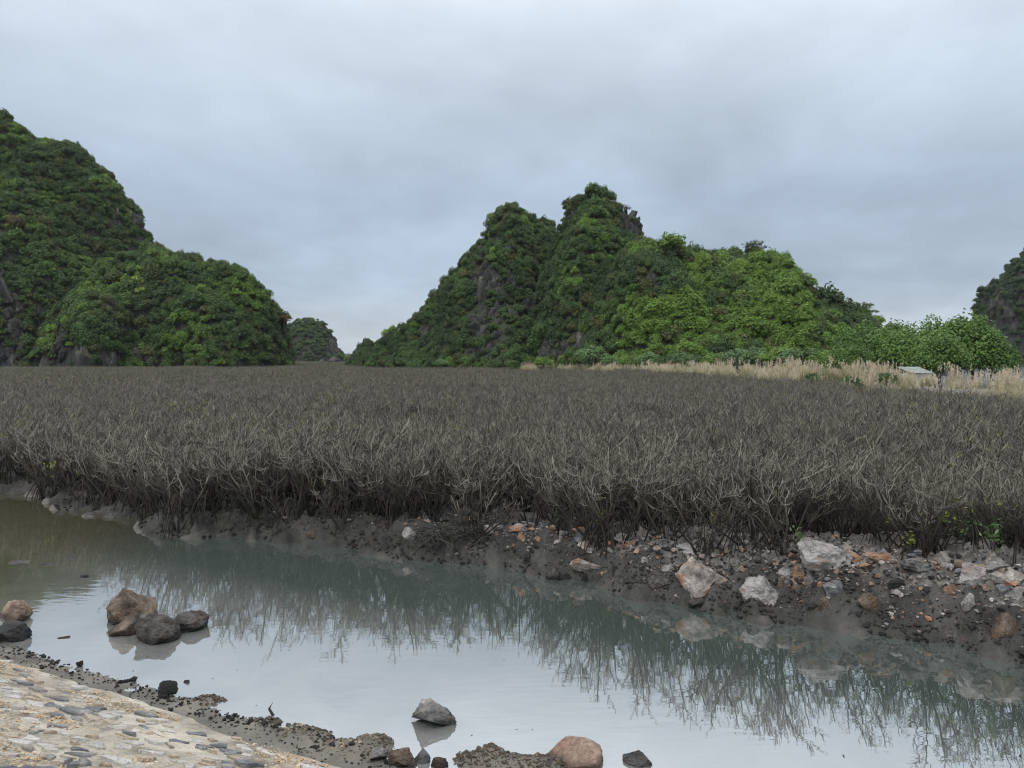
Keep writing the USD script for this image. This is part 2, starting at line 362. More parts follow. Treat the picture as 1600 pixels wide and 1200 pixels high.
xs, ys = axis(-13.5, 8.5, .05, -4000, 4000), axis(4.2, 19.5, .05, -300, 6000)
GX, GY = np.meshgrid(xs, ys)
GZ = terr(GX, GY)
V, F = grid_mesh(GX, GY, GZ)
GROUND = M('mud_ground', {
    'g': ('geometry', {}), 'at': ('attribute', {'attribute': 'gravel'}), 'sep': ('separate_xyz', {}),
    'n': ('noise_texture', {'scale': 1.7, 'detail': 8.0, 'roughness': .6}), 'mud': ('rgb_ramp', {'ramp': [(.3, (.020, .019, .0178)), (.5, (.043, .041, .038)), (.7, (.090, .086, .080))]}),
    'n2': ('noise_texture', {'scale': 14.0, 'detail': 6.0, 'roughness': .7}), 'grv': ('rgb_ramp', {'ramp': [(.3, (.07, .064, .058)), (.5, (.165, .15, .135)), (.68, (.36, .325, .29))]}),
    'n3': ('noise_texture', {'scale': 3.0, 'detail': 5.0}), 'add': ('math', {'math_type': 'add'}), 'sub': ('map_range', {'from_min': .75, 'from_max': 1.15, 'clamp': True}),
    'sil': ('rgb_ramp', {'ramp': [(.3, (.10, .094, .082)), (.6, (.20, .185, .155)), (.75, (.30, .26, .20))]}), 'at2': ('attribute', {'attribute': 'silt'}), 'mx2': ('mix', {}),
    'mx': ('mix', {}), 'rr': ('map_range', {'from_min': .35, 'from_max': .65, 'to_min': .32, 'to_max': .8, 'clamp': True}),
    'b': ('bump', {'strength': .9, 'distance': .05}), 'p': ('principled_bsdf', {'specular_ior_level': .3})},
    [('g.position', 'n.vector'), ('g.position', 'n2.vector'), ('g.position', 'n3.vector'), ('n.fac', 'mud.fac'), ('n2.fac', 'grv.fac'), ('n3.fac', 'add.value1'), ('at.fac', 'add.value2'), ('add.value', 'sub.value'),
     ('sub.result', 'mx.fac'), ('mud.color', 'mx.color1'), ('grv.color', 'mx.color2'), ('n.fac', 'sil.fac'), ('at2.fac', 'mx2.fac'), ('mx.color', 'mx2.color1'), ('sil.color', 'mx2.color2'), ('mx2.color', 'p.base_color'),
     ('n3.fac', 'rr.value'), ('rr.result', 'p.roughness'), ('n2.fac', 'b.height'), ('b.normal', 'p.normal')])
ground = usdkit.mesh(stage, numbered('/World', 'ground'), (V, F), GROUND, smooth=True)
sF, sN = far_s(GX, GY), near_s(GX, GY)
grav = smooth01((GX + 1.2) / 3.5) * smooth01((sF - .35) / .5) * (1 - smooth01((sF - 2.2) / .8)) * .50
grav = np.maximum(grav, (1 - smooth01((polyline_distance(GX, GY, DIKE) - 5) / 4)) * .4)
silt = np.where(sF < 0, np.maximum(smooth01((sN + 5.0) / 4.0) * .75 + .05, smooth01((-5.5 - GX) / 2.5) * .7), 0)
for nm, arr in (('gravel', grav), ('silt', silt)):
    UsdGeom.PrimvarsAPI(ground).CreatePrimvar(nm, Sdf.ValueTypeNames.FloatArray, 'vertex').Set(Vt.FloatArray.FromNumpy(arr.ravel().astype(np.float32)))
tag(ground.GetPrim(), kind='structure')

# ------------------------------------------------------------------ water
WATER = M('murky_water', {
    'g': ('geometry', {}), 'map': ('mapping', {'scale': (1.0, 3.2, 1.0), 'rotation': (0, 0, -.25)}), 'n': ('noise_texture', {'scale': 2.6, 'detail': 3.0, 'roughness': .45}),
    'b': ('bump', {'strength': .05, 'distance': .02}),
    'map2': ('mapping', {'scale': (1.0, 3.0, 1.0), 'rotation': (0, 0, .5)}), 'n2': ('noise_texture', {'scale': 11.0, 'detail': 2.0}), 'sep': ('separate_xyz', {}),
    'rx': ('map_range', {'from_min': -5.5, 'from_max': -9.0, 'to_min': 0.02, 'to_max': .22, 'clamp': True}), 'h2': ('math', {'math_type': 'multiply'}), 'h': ('math', {'math_type': 'add'}),
    'fr': ('fresnel', {'IOR': 6.5}), 'gl': ('glossy_bsdf', {'roughness': .012, 'color': (.97, .98, .99)}),
    'tr': ('transparent_bsdf', {'color': (.62, .66, .60)}), 'df': ('diffuse_bsdf', {}), 'ns': ('noise_texture', {'scale': .9, 'detail': 5.0, 'roughness': .6, 'distortion': .6}), 'nf': ('map_range', {'from_min': .3, 'from_max': .7, 'to_min': .35, 'to_max': 1.0, 'clamp': True}), 'dn': ('vector_math', {'math_type': 'dot_product', 'vector2': (NN[0], NN[1], 0)}), 'yf': ('map_range', {'from_min': float(N_A @ NN) - 3.6, 'from_max': float(N_A @ NN) - .2, 'clamp': True}), 'sf': ('math', {'math_type': 'multiply'}),
    'xl': ('map_range', {'from_min': -5.8, 'from_max': -8.6, 'clamp': True}), 'dl': ('mix', {'color2': (.046, .043, .027)}), 'dc': ('mix', {'color1': (.045, .056, .049), 'color2': (.25, .245, .23)}), 'mk': ('mix_closure', {'fac': .5}), 'mx': ('mix_closure', {})},
    [('g.position', 'map.vector'), ('map.vector', 'n.vector'), ('g.position', 'map2.vector'), ('map2.vector', 'n2.vector'), ('g.position', 'sep.vector'), ('sep.x', 'rx.value'), ('rx.result', 'h2.value1'), ('n2.fac', 'h2.value2'),
     ('g.position', 'ns.vector'), ('ns.fac', 'nf.value'), ('g.position', 'dn.vector1'), ('dn.value', 'yf.value'), ('yf.result', 'sf.value1'), ('nf.result', 'sf.value2'), ('sf.value', 'dc.fac'), ('sep.x', 'xl.value'), ('xl.result', 'dl.fac'), ('dc.color', 'dl.color1'), ('dl.color', 'df.color'), ('n.fac', 'h.value1'), ('h2.value', 'h.value2'), ('h.value', 'b.height'), ('b.normal', 'gl.normal'), ('b.normal', 'fr.normal') if False else ('tr.BSDF', 'mk.closure1'), ('df.BSDF', 'mk.closure2'),
     ('mk.closure', 'mx.closure1'), ('gl.BSDF', 'mx.closure2'), ('fr.fac', 'mx.fac')], 'mx.closure')
wx, wy = np.meshgrid(np.linspace(-60, 40, 101), np.linspace(-25, 32, 58))
water = mesh('water', grid_mesh(wx, wy, np.zeros_like(wx)), WATER)
tag(water, kind='structure')

# ------------------------------------------------------------------ paved embankment on this side
MORTAR = M('sandy_mortar', {'g': ('geometry', {}), 'n': ('noise_texture', {'scale': 2.2, 'detail': 8.0, 'roughness': .65}), 'r': ('rgb_ramp', {'ramp': [(.32, (.12, .105, .085)), (.46, (.30, .27, .22)), (.62, (.47, .43, .36))]}),
                            'n2': ('noise_texture', {'scale': 38.0, 'detail': 5.0}), 'r2': ('rgb_ramp', {'ramp': [(.3, (.62, .6, .56)), (.6, (1, 1, 1))]}), 'm': ('mix', {'mix_type': 'multiply', 'fac': .8}), 'b': ('bump', {'strength': .6, 'distance': .02}), 'p': ('principled_bsdf', {'roughness': .9})},
           [('g.position', 'n.vector'), ('g.position', 'n2.vector'), ('n.fac', 'r.fac'), ('n2.fac', 'r2.fac'), ('r.color', 'm.color1'), ('r2.color', 'm.color2'), ('m.color', 'p.base_color'), ('n2.fac', 'b.height'), ('b.normal', 'p.normal')])
SLOPE = .36
def on_slope(t, s, up=0.0):
    t, s = np.asarray(t, float), np.asarray(s, float)
    z = MUD * .16 + (s - MUD) * SLOPE + .03 + up
    return np.stack([N_A[0] + NU[0] * t + NN[0] * s, N_A[1] + NU[1] * t + NN[1] * s, z], -1)
tt, ss = np.meshgrid(np.arange(-6, 10, .08), np.concatenate([[MUD - .02], np.arange(MUD, 5.4, .08)]))
wob = (fbm(np.stack([tt * 1.3, ss * 0, tt * 0], -1), 3, 2) - .5) * .42
P = on_slope(tt, ss + wob * (ss < MUD + .6), (fbm(np.stack([tt * 2.2, ss * 2.2, tt * 0], -1), 3, 6) - .5) * .035)
P[0, :, 2] -= .16
emb = mesh('embankment', grid_mesh(P[..., 0], P[..., 1], P[..., 2]), MORTAR, smooth=60)
tag(emb, kind='structure')
EMB = emb.GetPath().pathString
STONES = [rock_mat('paving_slate', [(.3, (.07, .073, .08)), (.5, (.16, .163, .17)), (.68, (.33, .32, .31))], 5.0, (.42, .37, .30), .56, bump=.35),
          rock_mat('paving_pale', [(.3, (.30, .28, .26)), (.5, (.46, .44, .41)), (.7, (.60, .58, .54))], 5.0, (.44, .38, .30), .55, bump=.35),
          rock_mat('paving_tan', [(.3, (.24, .19, .14)), (.5, (.40, .33, .25)), (.7, (.52, .46, .37))], 5.0, (.24, .22, .20), .57, bump=.35)]
rng = np.random.default_rng(7)
from scipy.spatial import Voronoi
from shapely.geometry import Polygon, box as sbox
n_try = 1900
vor = Voronoi(np.stack([rng.uniform(-3.5, 8, n_try), rng.uniform(MUD, 4.2, n_try) ], 1) * [1, 1.25])
found = []
for k, reg in enumerate(vor.point_region):
    r = vor.regions[reg]
    if not r or -1 in r:
        continue
    poly = Polygon(vor.vertices[r] / [1, 1.25])
    c = poly.centroid
    if not (-3.2 < c.x < 7.6 and MUD + .08 < c.y < 4.0) or poly.area > .5 or rng.random() < .14:
        continue
    poly = poly.buffer(-rng.uniform(.02, .05)).buffer(.015).simplify(.01)
    if poly.is_empty or poly.geom_type != 'Polygon' or poly.area < .004:
        continue
    px, py = project(on_slope(c.x, c.y))
    if px < -150 or py > 1330 or px > 1000:
        continue
    b = np.array(poly.segmentize(.09).exterior.coords)[:-1]; b = b + rng.normal(0, .012, b.shape)
    t0 = np.array(poly.buffer(-.012).exterior.coords)[:-1] if False else (b - [c.x, c.y]) * .86 + [c.x, c.y]
    up = rng.uniform(.004, .026)
    tl = rng.normal(0, .05, 2)
    lift = (t0 - [c.x, c.y]) @ tl
    vb, vt = on_slope(b[:, 0], b[:, 1], -.03), on_slope(t0[:, 0], t0[:, 1], up + lift)
    n = len(b)
    vv = np.vstack([vb, vt, on_slope([c.x], [c.y], up + .006)])
    ff = []
    for i in range(n):
        j = (i + 1) % n
        ff += [[i, j, n + j], [i, n + j, n + i], [n + i, n + j, 2 * n]]
    tm = trimesh.Trimesh(vv, np.array(ff), process=False); tm.fix_normals()
    found.append((poly.area / (1.5 + c.x + c.y), tm, int(rng.choice(3, p=[.34, .42, .24]))))
found.sort(key=lambda q: -q[0])
for _, tm, k in found[:300]:
    mesh('stone', tm, STONES[k], EMB, smooth=20)
if len(found) > 300:
    tag(mesh('small_stone', trimesh.util.concatenate([q[1] for q in found[300:]]), STONES[2], EMB, smooth=20), kind='stuff')

# ------------------------------------------------------------------ rocks
def rock(size, seed, angular=.5, detail=3, wob=.16):
    """A boulder: the hull of scattered points, subdivided and roughened."""
    r = np.random.default_rng(seed)
    p = r.normal(size=(int(11 + 18 * (1 - angular)), 3)); p /= np.linalg.norm(p, axis=1, keepdims=True)
    p *= r.uniform(.82, 1.05, (len(p), 1))
    m = trimesh.Trimesh(p).convex_hull
    for _ in range(detail):
        m = m.subdivide()
    if angular < .6:
        trimesh.smoothing.filter_taubin(m, iterations=int(10 * (1 - angular)))
    v = m.vertices
    n = v / np.linalg.norm(v, axis=1, keepdims=True)
    v = v * (1 + ((fbm(v * 1.6 + seed * 3.7, 4, seed) - .5) * 2 * wob))[:, None] + n * (((noise(v * 6 + seed, seed + 5) - .5) * .09 + (noise(v * 13 + seed, seed + 6) - .5) * .05 - np.clip(.12 - np.abs(fbm(v * 2.2 + seed, 3, seed + 8) - .5), 0, 1) * .35) * min(1, wob / .14))[:, None]
    v -= (v.max(0) + v.min(0)) / 2
    v = v / (v.max(0) - v.min(0)) * np.asarray(size)
    return trimesh.Trimesh(v, m.faces, process=False)

def put_rock(name, px, py, w, h, mat, label, group=None, seed=None, angular=.6, sink=.25, rz=None, z=None, wob=.16, cat='rock', tilt=0.0):
    """A rock whose visible shape is about w x h in the photograph's pixels, its middle at (px, py)."""
    seed = seed or (int(px * 31 + py * 7) % 99991)
    r = np.random.default_rng(seed)
    foot = ground_at(px, py + h * .45)
    d = np.linalg.norm(foot - [0, 0, EYE])
    W, H = w * d / 1200, h * d / 1200
    H = H * .86 / (1 - sink * .6)
    m = rock((W, W * r.uniform(.75, .95), H), seed, angular, 4 if w > 36 else 3 if w > 15 else 2, wob)
    if tilt:
        m.apply_transform(trimesh.transformations.rotation_matrix(tilt, [0, 1, 0]))
    o = mesh(name, m, ROCK[mat], smooth=28)
    x = UsdGeom.Xformable(o)
    x.AddTranslateOp().Set(Gf.Vec3d(float(foot[0]), float(foot[1] + W * .35), float(foot[2] + H * (.5 - sink))))
    return tag(o, label, cat, group)

R = put_rock
# in the water
R('boulder', 192, 953, 70, 60, 'brown', 'tall peaked brown boulder standing in the water, the highest of its cluster', angular=.55, sink=.15, cat='boulder', seed=5)
R('boulder', 186, 985, 42, 30, 'brown', 'low tan boulder leaning on the front of the tall peaked boulder in the water', angular=.5, sink=.25, cat='boulder', seed=12)
R('boulder', 231, 990, 68, 42, 'pitted', 'pitted grey-brown boulder in front of the tall peaked boulder in the water', angular=.35, sink=.25, cat='boulder', seed=13)
R('boulder', 286, 977, 52, 33, 'pitted', 'pitted oval boulder lying apart, right of the boulder cluster in the water', angular=.3, sink=.25, cat='boulder', seed=15)
R('boulder', 6, 962, 46, 34, 'pink', 'flat-topped pale brown boulder at the water edge above the black boulder', angular=.5, sink=.2, cat='boulder', seed=16)
R('boulder', 10, 993, 42, 30, 'dark', 'wet black boulder at the edge of the paved slope below the pale boulder', angular=.45, sink=.2, cat='boulder', seed=17)
R('boulder', 679, 1126, 66, 38, 'grey', 'lone grey angular rock standing in shallow water', angular=.85, sink=.15, cat='boulder', seed=18, tilt=.35)
R('boulder', 904, 1190, 78, 44, 'pink', 'smooth rounded pinkish-brown boulder in the shallows nearest to the viewer', angular=.2, sink=.2, cat='boulder', seed=19, wob=.07)
R('rock', 1000, 1194, 44, 18, 'grey', 'low grey rock barely above water beside the pinkish-brown boulder', sink=.4)
R('rock', 592, 1182, 28, 24, 'grey', 'grey broken rock at the tip of the muddy shore, left of the tan rock')
R('rock', 628, 1188, 44, 30, 'brown', 'tan broken rock on the shore between the grey rock and the dark shard', angular=.8)
R('rock', 658, 1186, 24, 30, 'slate', 'dark upright slaty shard on the shore next to the tan rock', angular=.9)
R('rock', 686, 1196, 26, 18, 'brown', 'small brown rock at the lower shore right of the slaty shard')
R('rock', 258, 1079, 25, 24, 'dark', 'black pointed rock on the mud strip at the paved slope', angular=.9, sink=.1, seed=23)
R('rock', 289, 1068, 9, 8, 'pitted', 'small round stone in the water near the black pointed rock')
R('rock', 122, 1039, 9, 10, 'dark', 'small black stone standing at the water edge beside the paved slope')
R('rock', 205, 1063, 12, 7, 'dark', 'tiny black clod in the water left of the black pointed rock')
R('rock', 130, 902, 11, 6, 'dark', 'small dark clod in the brown water before the left mangroves')
R('rock', 20, 882, 34, 5, 'grey', 'long pale flat stone just breaking the brown water at left', sink=.5)
R('rock', 70, 884, 18, 4, 'grey', 'short pale flat stone in brown water beside the other two', sink=.5)
R('rock', 102, 874, 28, 4, 'slate', 'thin grey flat stone in brown water nearest the mud spur', sink=.5)
R('rock', 92, 1000, 26, 5, 'brown', 'flat brown slab awash between the boulder cluster and the paved slope', sink=.5)
# on the far bank, left to right
bank = [
    (486, 836, 17, 15, 'brown', 'brown muddy rock low on the dark bank, farthest left of the bank rocks'),
    (455, 826, 12, 8, 'dark', 'dark stone in the mud just left of the brown muddy rock'),
    (638, 834, 24, 22, 'grey', 'grey block of mudstone in the bank left of the twig tangle'),
    (650, 818, 9, 7, 'rust', 'small rusty stone on the crest above the grey mudstone block'),
    (668, 815, 8, 6, 'orange', 'small pale orange stone on the crest left of the twig tangle'),
    (692, 811, 22, 9, 'grey', 'flat grey stone on the crest behind the twig tangle'),
    (736, 813, 24, 10, 'rust', 'flat orange-red rock on the crest above the twig tangle right side'),
    (763, 828, 15, 19, 'white', 'upright whitish stone on the crest just right of the twig tangle'),
    (775, 835, 11, 10, 'rust', 'round brown-orange stone in front of the upright whitish stone'),
    (780, 823, 18, 8, 'grey', 'flat grey stone behind the round brown-orange stone'),
    (809, 825, 28, 14, 'orange', 'broad tan rock on the crest half way along the bank'),
    (814, 839, 13, 16, 'rust', 'pinkish-orange stone just below the broad tan rock'),
    (830, 827, 9, 8, 'rust', 'small orange stone right of the broad tan rock'),
    (842, 842, 14, 9, 'rust', 'orange oval stone on the bank between tan rock and grey cobble'),
    (827, 857, 11, 11, 'slate', 'grey shard in the bank face below the orange oval stone'),
    (825, 873, 15, 17, 'dark', 'dark square block in the bank face below the grey shard'),
    (871, 847, 11, 7, 'white', 'small white stone left of the grey cobble on the crest'),
    (881, 834, 14, 11, 'slate', 'dark grey stone on the crest left of the orange cap stone'),
    (905, 828, 19, 9, 'rust', 'orange cap stone lying on top of the grey cobble'),
    (911, 840, 27, 18, 'slate', 'blue-grey cobble on the crest under the orange cap stone'),
    (915, 854, 23, 13, 'orange', 'white and orange stone below the blue-grey cobble'),
    (924, 862, 16, 8, 'white', 'flat whitish stone under the white and orange stone'),
    (918, 884, 50, 26, 'orange', 'large orange and white rock jutting from the bank face above dark stones'),
    (917, 903, 13, 16, 'dark', 'upright dark stone under the jutting orange and white rock'),
    (884, 902, 24, 13, 'dark', 'flat dark stone at the waterline left of the jutting rock'),
    (864, 898, 24, 19, 'pitted', 'dark brown-grey rock at the waterline farthest left of the dark stones'),
    (970, 841, 24, 15, 'white', 'pinkish white rock on the crest with a red stone at its right'),
    (979, 850, 13, 9, 'rust', 'small red-pink stone right below the pinkish white rock'),
    (990, 844, 12, 9, 'slate', 'small bluish stone right of the pinkish white rock'),
    (955, 860, 14, 8, 'grey', 'grey flat stone on the crest slope between two pale rocks'),
    (1008, 875, 10, 11, 'white', 'white angular pebble in the dark bank face above the half-buried rock'),
    (1036, 910, 40, 27, 'pitted', 'half-buried grey-brown rock in the bank face left of the big boulder'),
    (1045, 889, 18, 10, 'grey', 'grey stone above the half-buried grey-brown rock'),
    (1030, 857, 16, 8, 'orange', 'small orange-white stone on the pale gravel crest before the slab'),
    (1074, 861, 44, 17, 'white', 'long whitish slab on the gravel crest behind the big boulder'),
    (1103, 903, 68, 58, 'orange', 'largest boulder in the bank face, orange and grey with a dark underside'),
    (1096, 944, 32, 14, 'pitted', 'muddy slab at the foot of the largest bank boulder'),
    (1144, 945, 18, 14, 'dark', 'dark mud-coated stone right of the muddy slab at the bank foot'),
    (1192, 921, 54, 42, 'white', 'rounded pinkish-white boulder half sunk in mud, right of the largest bank boulder'),
    (1230, 897, 24, 18, 'grey', 'grey stone left of the upright orange and white wedge'),
    (1247, 899, 22, 27, 'rust', 'upright orange and white wedge of stone on the bank shoulder'),
    (1222, 914, 12, 20, 'brown', 'brown thin shard beside the sunk pinkish-white boulder'),
    (1297, 866, 66, 42, 'white', 'big whitish boulder on the crest with orange stains, under the dead shrubs'),
    (1338, 873, 38, 20, 'rust', 'orange-red rock against the right side of the big whitish crest boulder'),
    (1357, 886, 19, 13, 'rust', 'small orange stone in front of the orange-red crest rock'),
    (1379, 873, 34, 11, 'rust', 'low ochre rock on the crest right of the orange-red rock'),
    (1316, 919, 44, 29, 'slate', 'smooth blue-grey oval rock in the dark bank face'),
    (1327, 905, 14, 9, 'orange', 'small orange-white stone above the smooth blue-grey oval rock'),
    (1290, 943, 15, 22, 'brown', 'upright brown shard left below the smooth blue-grey rock'),
    (1287, 917, 14, 11, 'rust', 'little ochre stone left of the smooth blue-grey rock'),
    (1272, 946, 14, 12, 'dark', 'dark wet stone left of the upright brown shard'),
    (1360, 945, 32, 32, 'brown', 'brown angular rock in the bank face right of the smooth blue-grey rock'),
    (1340, 960, 24, 14, 'dark', 'wet dark clod below the brown angular rock'),
    (1356, 977, 24, 9, 'dark', 'flat dark slab close to the waterline under the brown angular rock'),
    (1405, 915, 24, 16, 'dark', 'black clod with a white pebble on the upper bank face'),
    (1398, 910, 6, 6, 'white', 'white pebble stuck on the black clod'),
    (1443, 884, 42, 16, 'grey', 'grey pitched slab on the crest left of the log'),
    (1478, 885, 12, 9, 'white', 'small white wedge on the crest between grey slab and log'),
    (1490, 923, 15, 15, 'rust', 'small ochre angular stone on the right bank face'),
    (1518, 940, 17, 25, 'white', 'white upright shard on the right bank face'),
    (1535, 900, 42, 28, 'white', 'pink-white rounded rock before the log on the crest'),
    (1502, 895, 12, 9, 'slate', 'small blue-grey stone at the left end of the log'),
    (1567, 890, 30, 19, 'grey', 'grey rock behind the log at the right end of the crest'),
    (1585, 906, 40, 28, 'orange', 'orange-white rock with a dark base at the right end of the crest'),
    (1572, 921, 14, 12, 'slate', 'grey stone under the orange-white crest rock'),
    (1596, 929, 22, 17, 'white', 'white rock below the orange-white crest rock at the bank end'),
    (1579, 977, 26, 36, 'brown', 'brown and orange upright rock in the bank face at the far right'),
    (1412, 931, 9, 7, 'white', 'white round pebble in mid bank face right of the blue-grey rock'),
    (1460, 905, 10, 7, 'orange', 'tan pebble on the slope below the grey pitched slab'),
]
for px, py, w, h, mt, lb in bank:
    R('rock', px, py, w * 1.10, h * 1.14, mt, lb, 'rocks on the mud bank' if w < 30 else 'larger rocks on the mud bank', angular=.72, sink=.3)

for px, w, h, lb in [(500, 14, 8, 'dark rock mound at the water line below the small distant hill'), (522, 20, 12, 'larger dark rock mound right of the other one below the distant hill'), (540, 12, 7, 'low dark rock mound at the gap between the distant and central hills')]:
    g = at_depth(px, 566, 330)
    m = rock((w * 330 / 1200, w * 250 / 1200, h * 330 / 1200 * 2), int(px), .7, 3)
    o = mesh('rock', m, ROCK['dark'], smooth=28)
    UsdGeom.Xformable(o).AddTranslateOp().Set(Gf.Vec3d(float(g[0]), 330.0, 1.2))
    tag(o, lb, 'rock')

# small rubble on the bank, gravel and clods
def bit(seed, mat, name):
    c = model(name)
    m = rock((1, .85, .7), seed, .8, 1, .2)
    usdkit.mesh(stage, f'{c}/piece', m, mat, smooth=25)
    return c
bits = [bit(40 + k, ROCK[m], f'pebble_model_{k}') for k, m in enumerate(['white', 'grey', 'orange', 'slate', 'dark', 'pitted', 'dark', 'rust'])]
rng = np.random.default_rng(21)
n = 12000
x = rng.uniform(-6.5, 7.5, n); s = rng.gamma(2.2, .45, n)
yb = np.interp(x, FAR[:, 0], FAR[:, 1])
y = yb + s * 1.12
sd = far_s(x, y)
keep = (sd > .12) & (sd < 2.6) & (rng.random(n) < np.interp(x, [-6, -2, 2, 6], [.08, .3, .85, 1]))
x, y, sd = x[keep], y[keep], sd[keep]
top = np.exp(-((sd - .95) / .35) ** 2) * np.interp(x, [-3, 0, 4], [.1, .6, 1])
sz = np.clip(rng.lognormal(-3.85 + .75 * top, .55, len(x)), .01, .115)
pale = rng.random(len(x)) < np.where(sd > .55, .68, .22)
idx = np.where(pale, rng.choice([0, 1, 2, 3, 1, 0, 3, 2, 1, 7], len(x)), rng.choice([4, 5, 6, 4], len(x)))
instancer('rubble', bits, np.stack([x, y, terr(x, y) + sz * .15], 1), rng.uniform(0, 6.28, len(x)), sz, idx, rng.normal(0, .5, len(x)))
MUDLUMP = rock_mat('mud_lump', [(.3, (.014, .013, .0115)), (.6, (.052, .048, .042))], 7.0, (.085, .078, .068), .62, bump=.5, rough=.55)
lumps = [bit(90 + k, MUDLUMP, f'mud_lump_model_{k}') for k in range(3)]
n = 9000
x = rng.uniform(-12, 7.5, n); yb = np.interp(x, FAR[:, 0], FAR[:, 1])
y = yb + rng.uniform(0, 1, n) ** 1.2 * 2.0
sd = far_s(x, y)
keep = (sd > .0) & (sd < 2.0) & (fbm(np.stack([x * 1.5, y * 1.5, x * 0], 1), 3, 66) > .47)
x, y = x[keep], y[keep]
sz = np.clip(rng.lognormal(-3.25, .5, len(x)), .015, .13)
instancer('bank_mud_lumps', lumps, np.stack([x, y, terr(x, y) + sz * .05], 1), rng.uniform(0, 6.28, len(x)), np.stack([sz, sz, sz * .8], 1), rng.integers(0, 3, len(x)), rng.normal(0, .6, len(x)))
# clods on the near mud strip and at the waterline
n = 1500
t = rng.uniform(-1, 8.2, n); s = np.abs(rng.normal(.02, .22, n)) - .08
p2 = N_A + t[:, None] * NU + s[:, None] * NN
z = terr(p2[:, 0], p2[:, 1])
ok = z > -.03
sz = np.clip(rng.lognormal(-3.9, .5, n), .008, .06)
instancer('mud_clods', [bits[4], bits[5], bits[1]], np.column_stack([p2, z + sz * .2])[ok], rng.uniform(0, 6.28, ok.sum()), sz[ok], rng.choice(3, ok.sum(), p=[.5, .4, .1]))
MD = [rock_mat(f'silt_clod_{k}', [(.3, tuple(np.array(c) * .5)), (.6, c)], 8.0, c, .6, bump=.3) for k, c in enumerate([(.30, .23, .155), (.20, .175, .14), (.36, .31, .24)])]
clod = [bit(80 + k, MD[k], f'clod_model_{k}') for k in range(3)]
mm = np.array(MOUNDS); n = 3600
k = rng.integers(0, len(mm), n)
q = mm[k, :2] + rng.normal(0, .62, (n, 2)) * mm[k, 2:4]
z = terr(q[:, 0], q[:, 1]); ok = z > -.012
sz = np.clip(rng.lognormal(-4.25, .5, n), .006, .05)
instancer('silt_clods', clod, np.column_stack([q, z + sz * .15])[ok], rng.uniform(0, 6.28, ok.sum()), sz[ok], rng.choice(3, ok.sum(), p=[.4, .35, .25]))
n = 150
q = np.stack([rng.uniform(-9, 6, n), rng.uniform(5.5, 16, n)], 1)
ok = (far_s(q[:, 0], q[:, 1]) < -.05) & (near_s(q[:, 0], q[:, 1]) < -.1) & (terr(q[:, 0], q[:, 1]) < -.03)
q = q[ok]; sz = np.clip(rng.lognormal(-4.0, .5, len(q)), .008, .05)
instancer('floating_debris', [bits[4], clod[0], clod[2]], np.column_stack([q, np.full(len(q), .001)]), rng.uniform(0, 6.28, len(q)), np.stack([sz * 1.6, sz * .6, sz * .3], 1), rng.integers(0, 3, len(q)))
# coarse orange sand and gravel lying on the paving
SAND = [rock_mat(f'grit_{k}', [(.3, tuple(np.array(c) * .7)), (.6, c)], 8.0, c, .6, bump=.2) for k, c in enumerate([(.46, .31, .17), (.55, .44, .30), (.46, .41, .34), (.22, .20, .18)])]
grit = [bit(60 + k, SAND[k], f'grit_model_{k}') for k in range(4)]
n = 42000
t = rng.uniform(-2.5, 7.5, n); s = rng.uniform(MUD + .05, 3.2, n)
dens = fbm(np.stack([t * .9, s * 1.7, t * 0], -1), 4, 17)
pxy = np.array(project(on_slope(t, s)))
boost = smooth01((pxy[1] - 1110) / 90) * (1 - smooth01((pxy[0] - 150) / 250)) * .14
ok = (dens + boost - .575 + rng.normal(0, .05, n) > 0) & (pxy[0] > -60) & (pxy[1] < 1260)
sz = np.clip(rng.lognormal(-4.5, .45, n), .005, .04)
instancer('gravel', grit, on_slope(t, s, .012)[ok], rng.uniform(0, 6.28, ok.sum()), sz[ok], rng.choice(4, ok.sum(), p=[.42, .34, .16, .08]))

# ------------------------------------------------------------------ dead mangroves
def curve(start, d, length, up, k, rng, jit=.05):
    """Polylines from start along d, bending upward."""
    n = len(start)
    P = np.zeros((n, k, 3)); P[:, 0] = start
    d = d.copy(); step = (np.broadcast_to(length, (n,)) / (k - 1))[:, None]
    for i in range(1, k):
        P[:, i] = P[:, i - 1] + d * step
        d = d + np.array([0, 0, 1.0]) * up + rng.normal(0, jit, (n, 3))
        d /= np.linalg.norm(d, axis=1, keepdims=True)
    return P, d

def off_axis(d, lo, hi, rng):
    """Directions that leave d at an angle between lo and hi."""
    r = rng.normal(size=d.shape)
    p = r - (r * d).sum(1, keepdims=True) * d
    p /= np.linalg.norm(p, axis=1, keepdims=True) + 1e-9
    a = rng.uniform(lo, hi, len(d))[:, None]
    return d * np.cos(a) + p * np.sin(a)

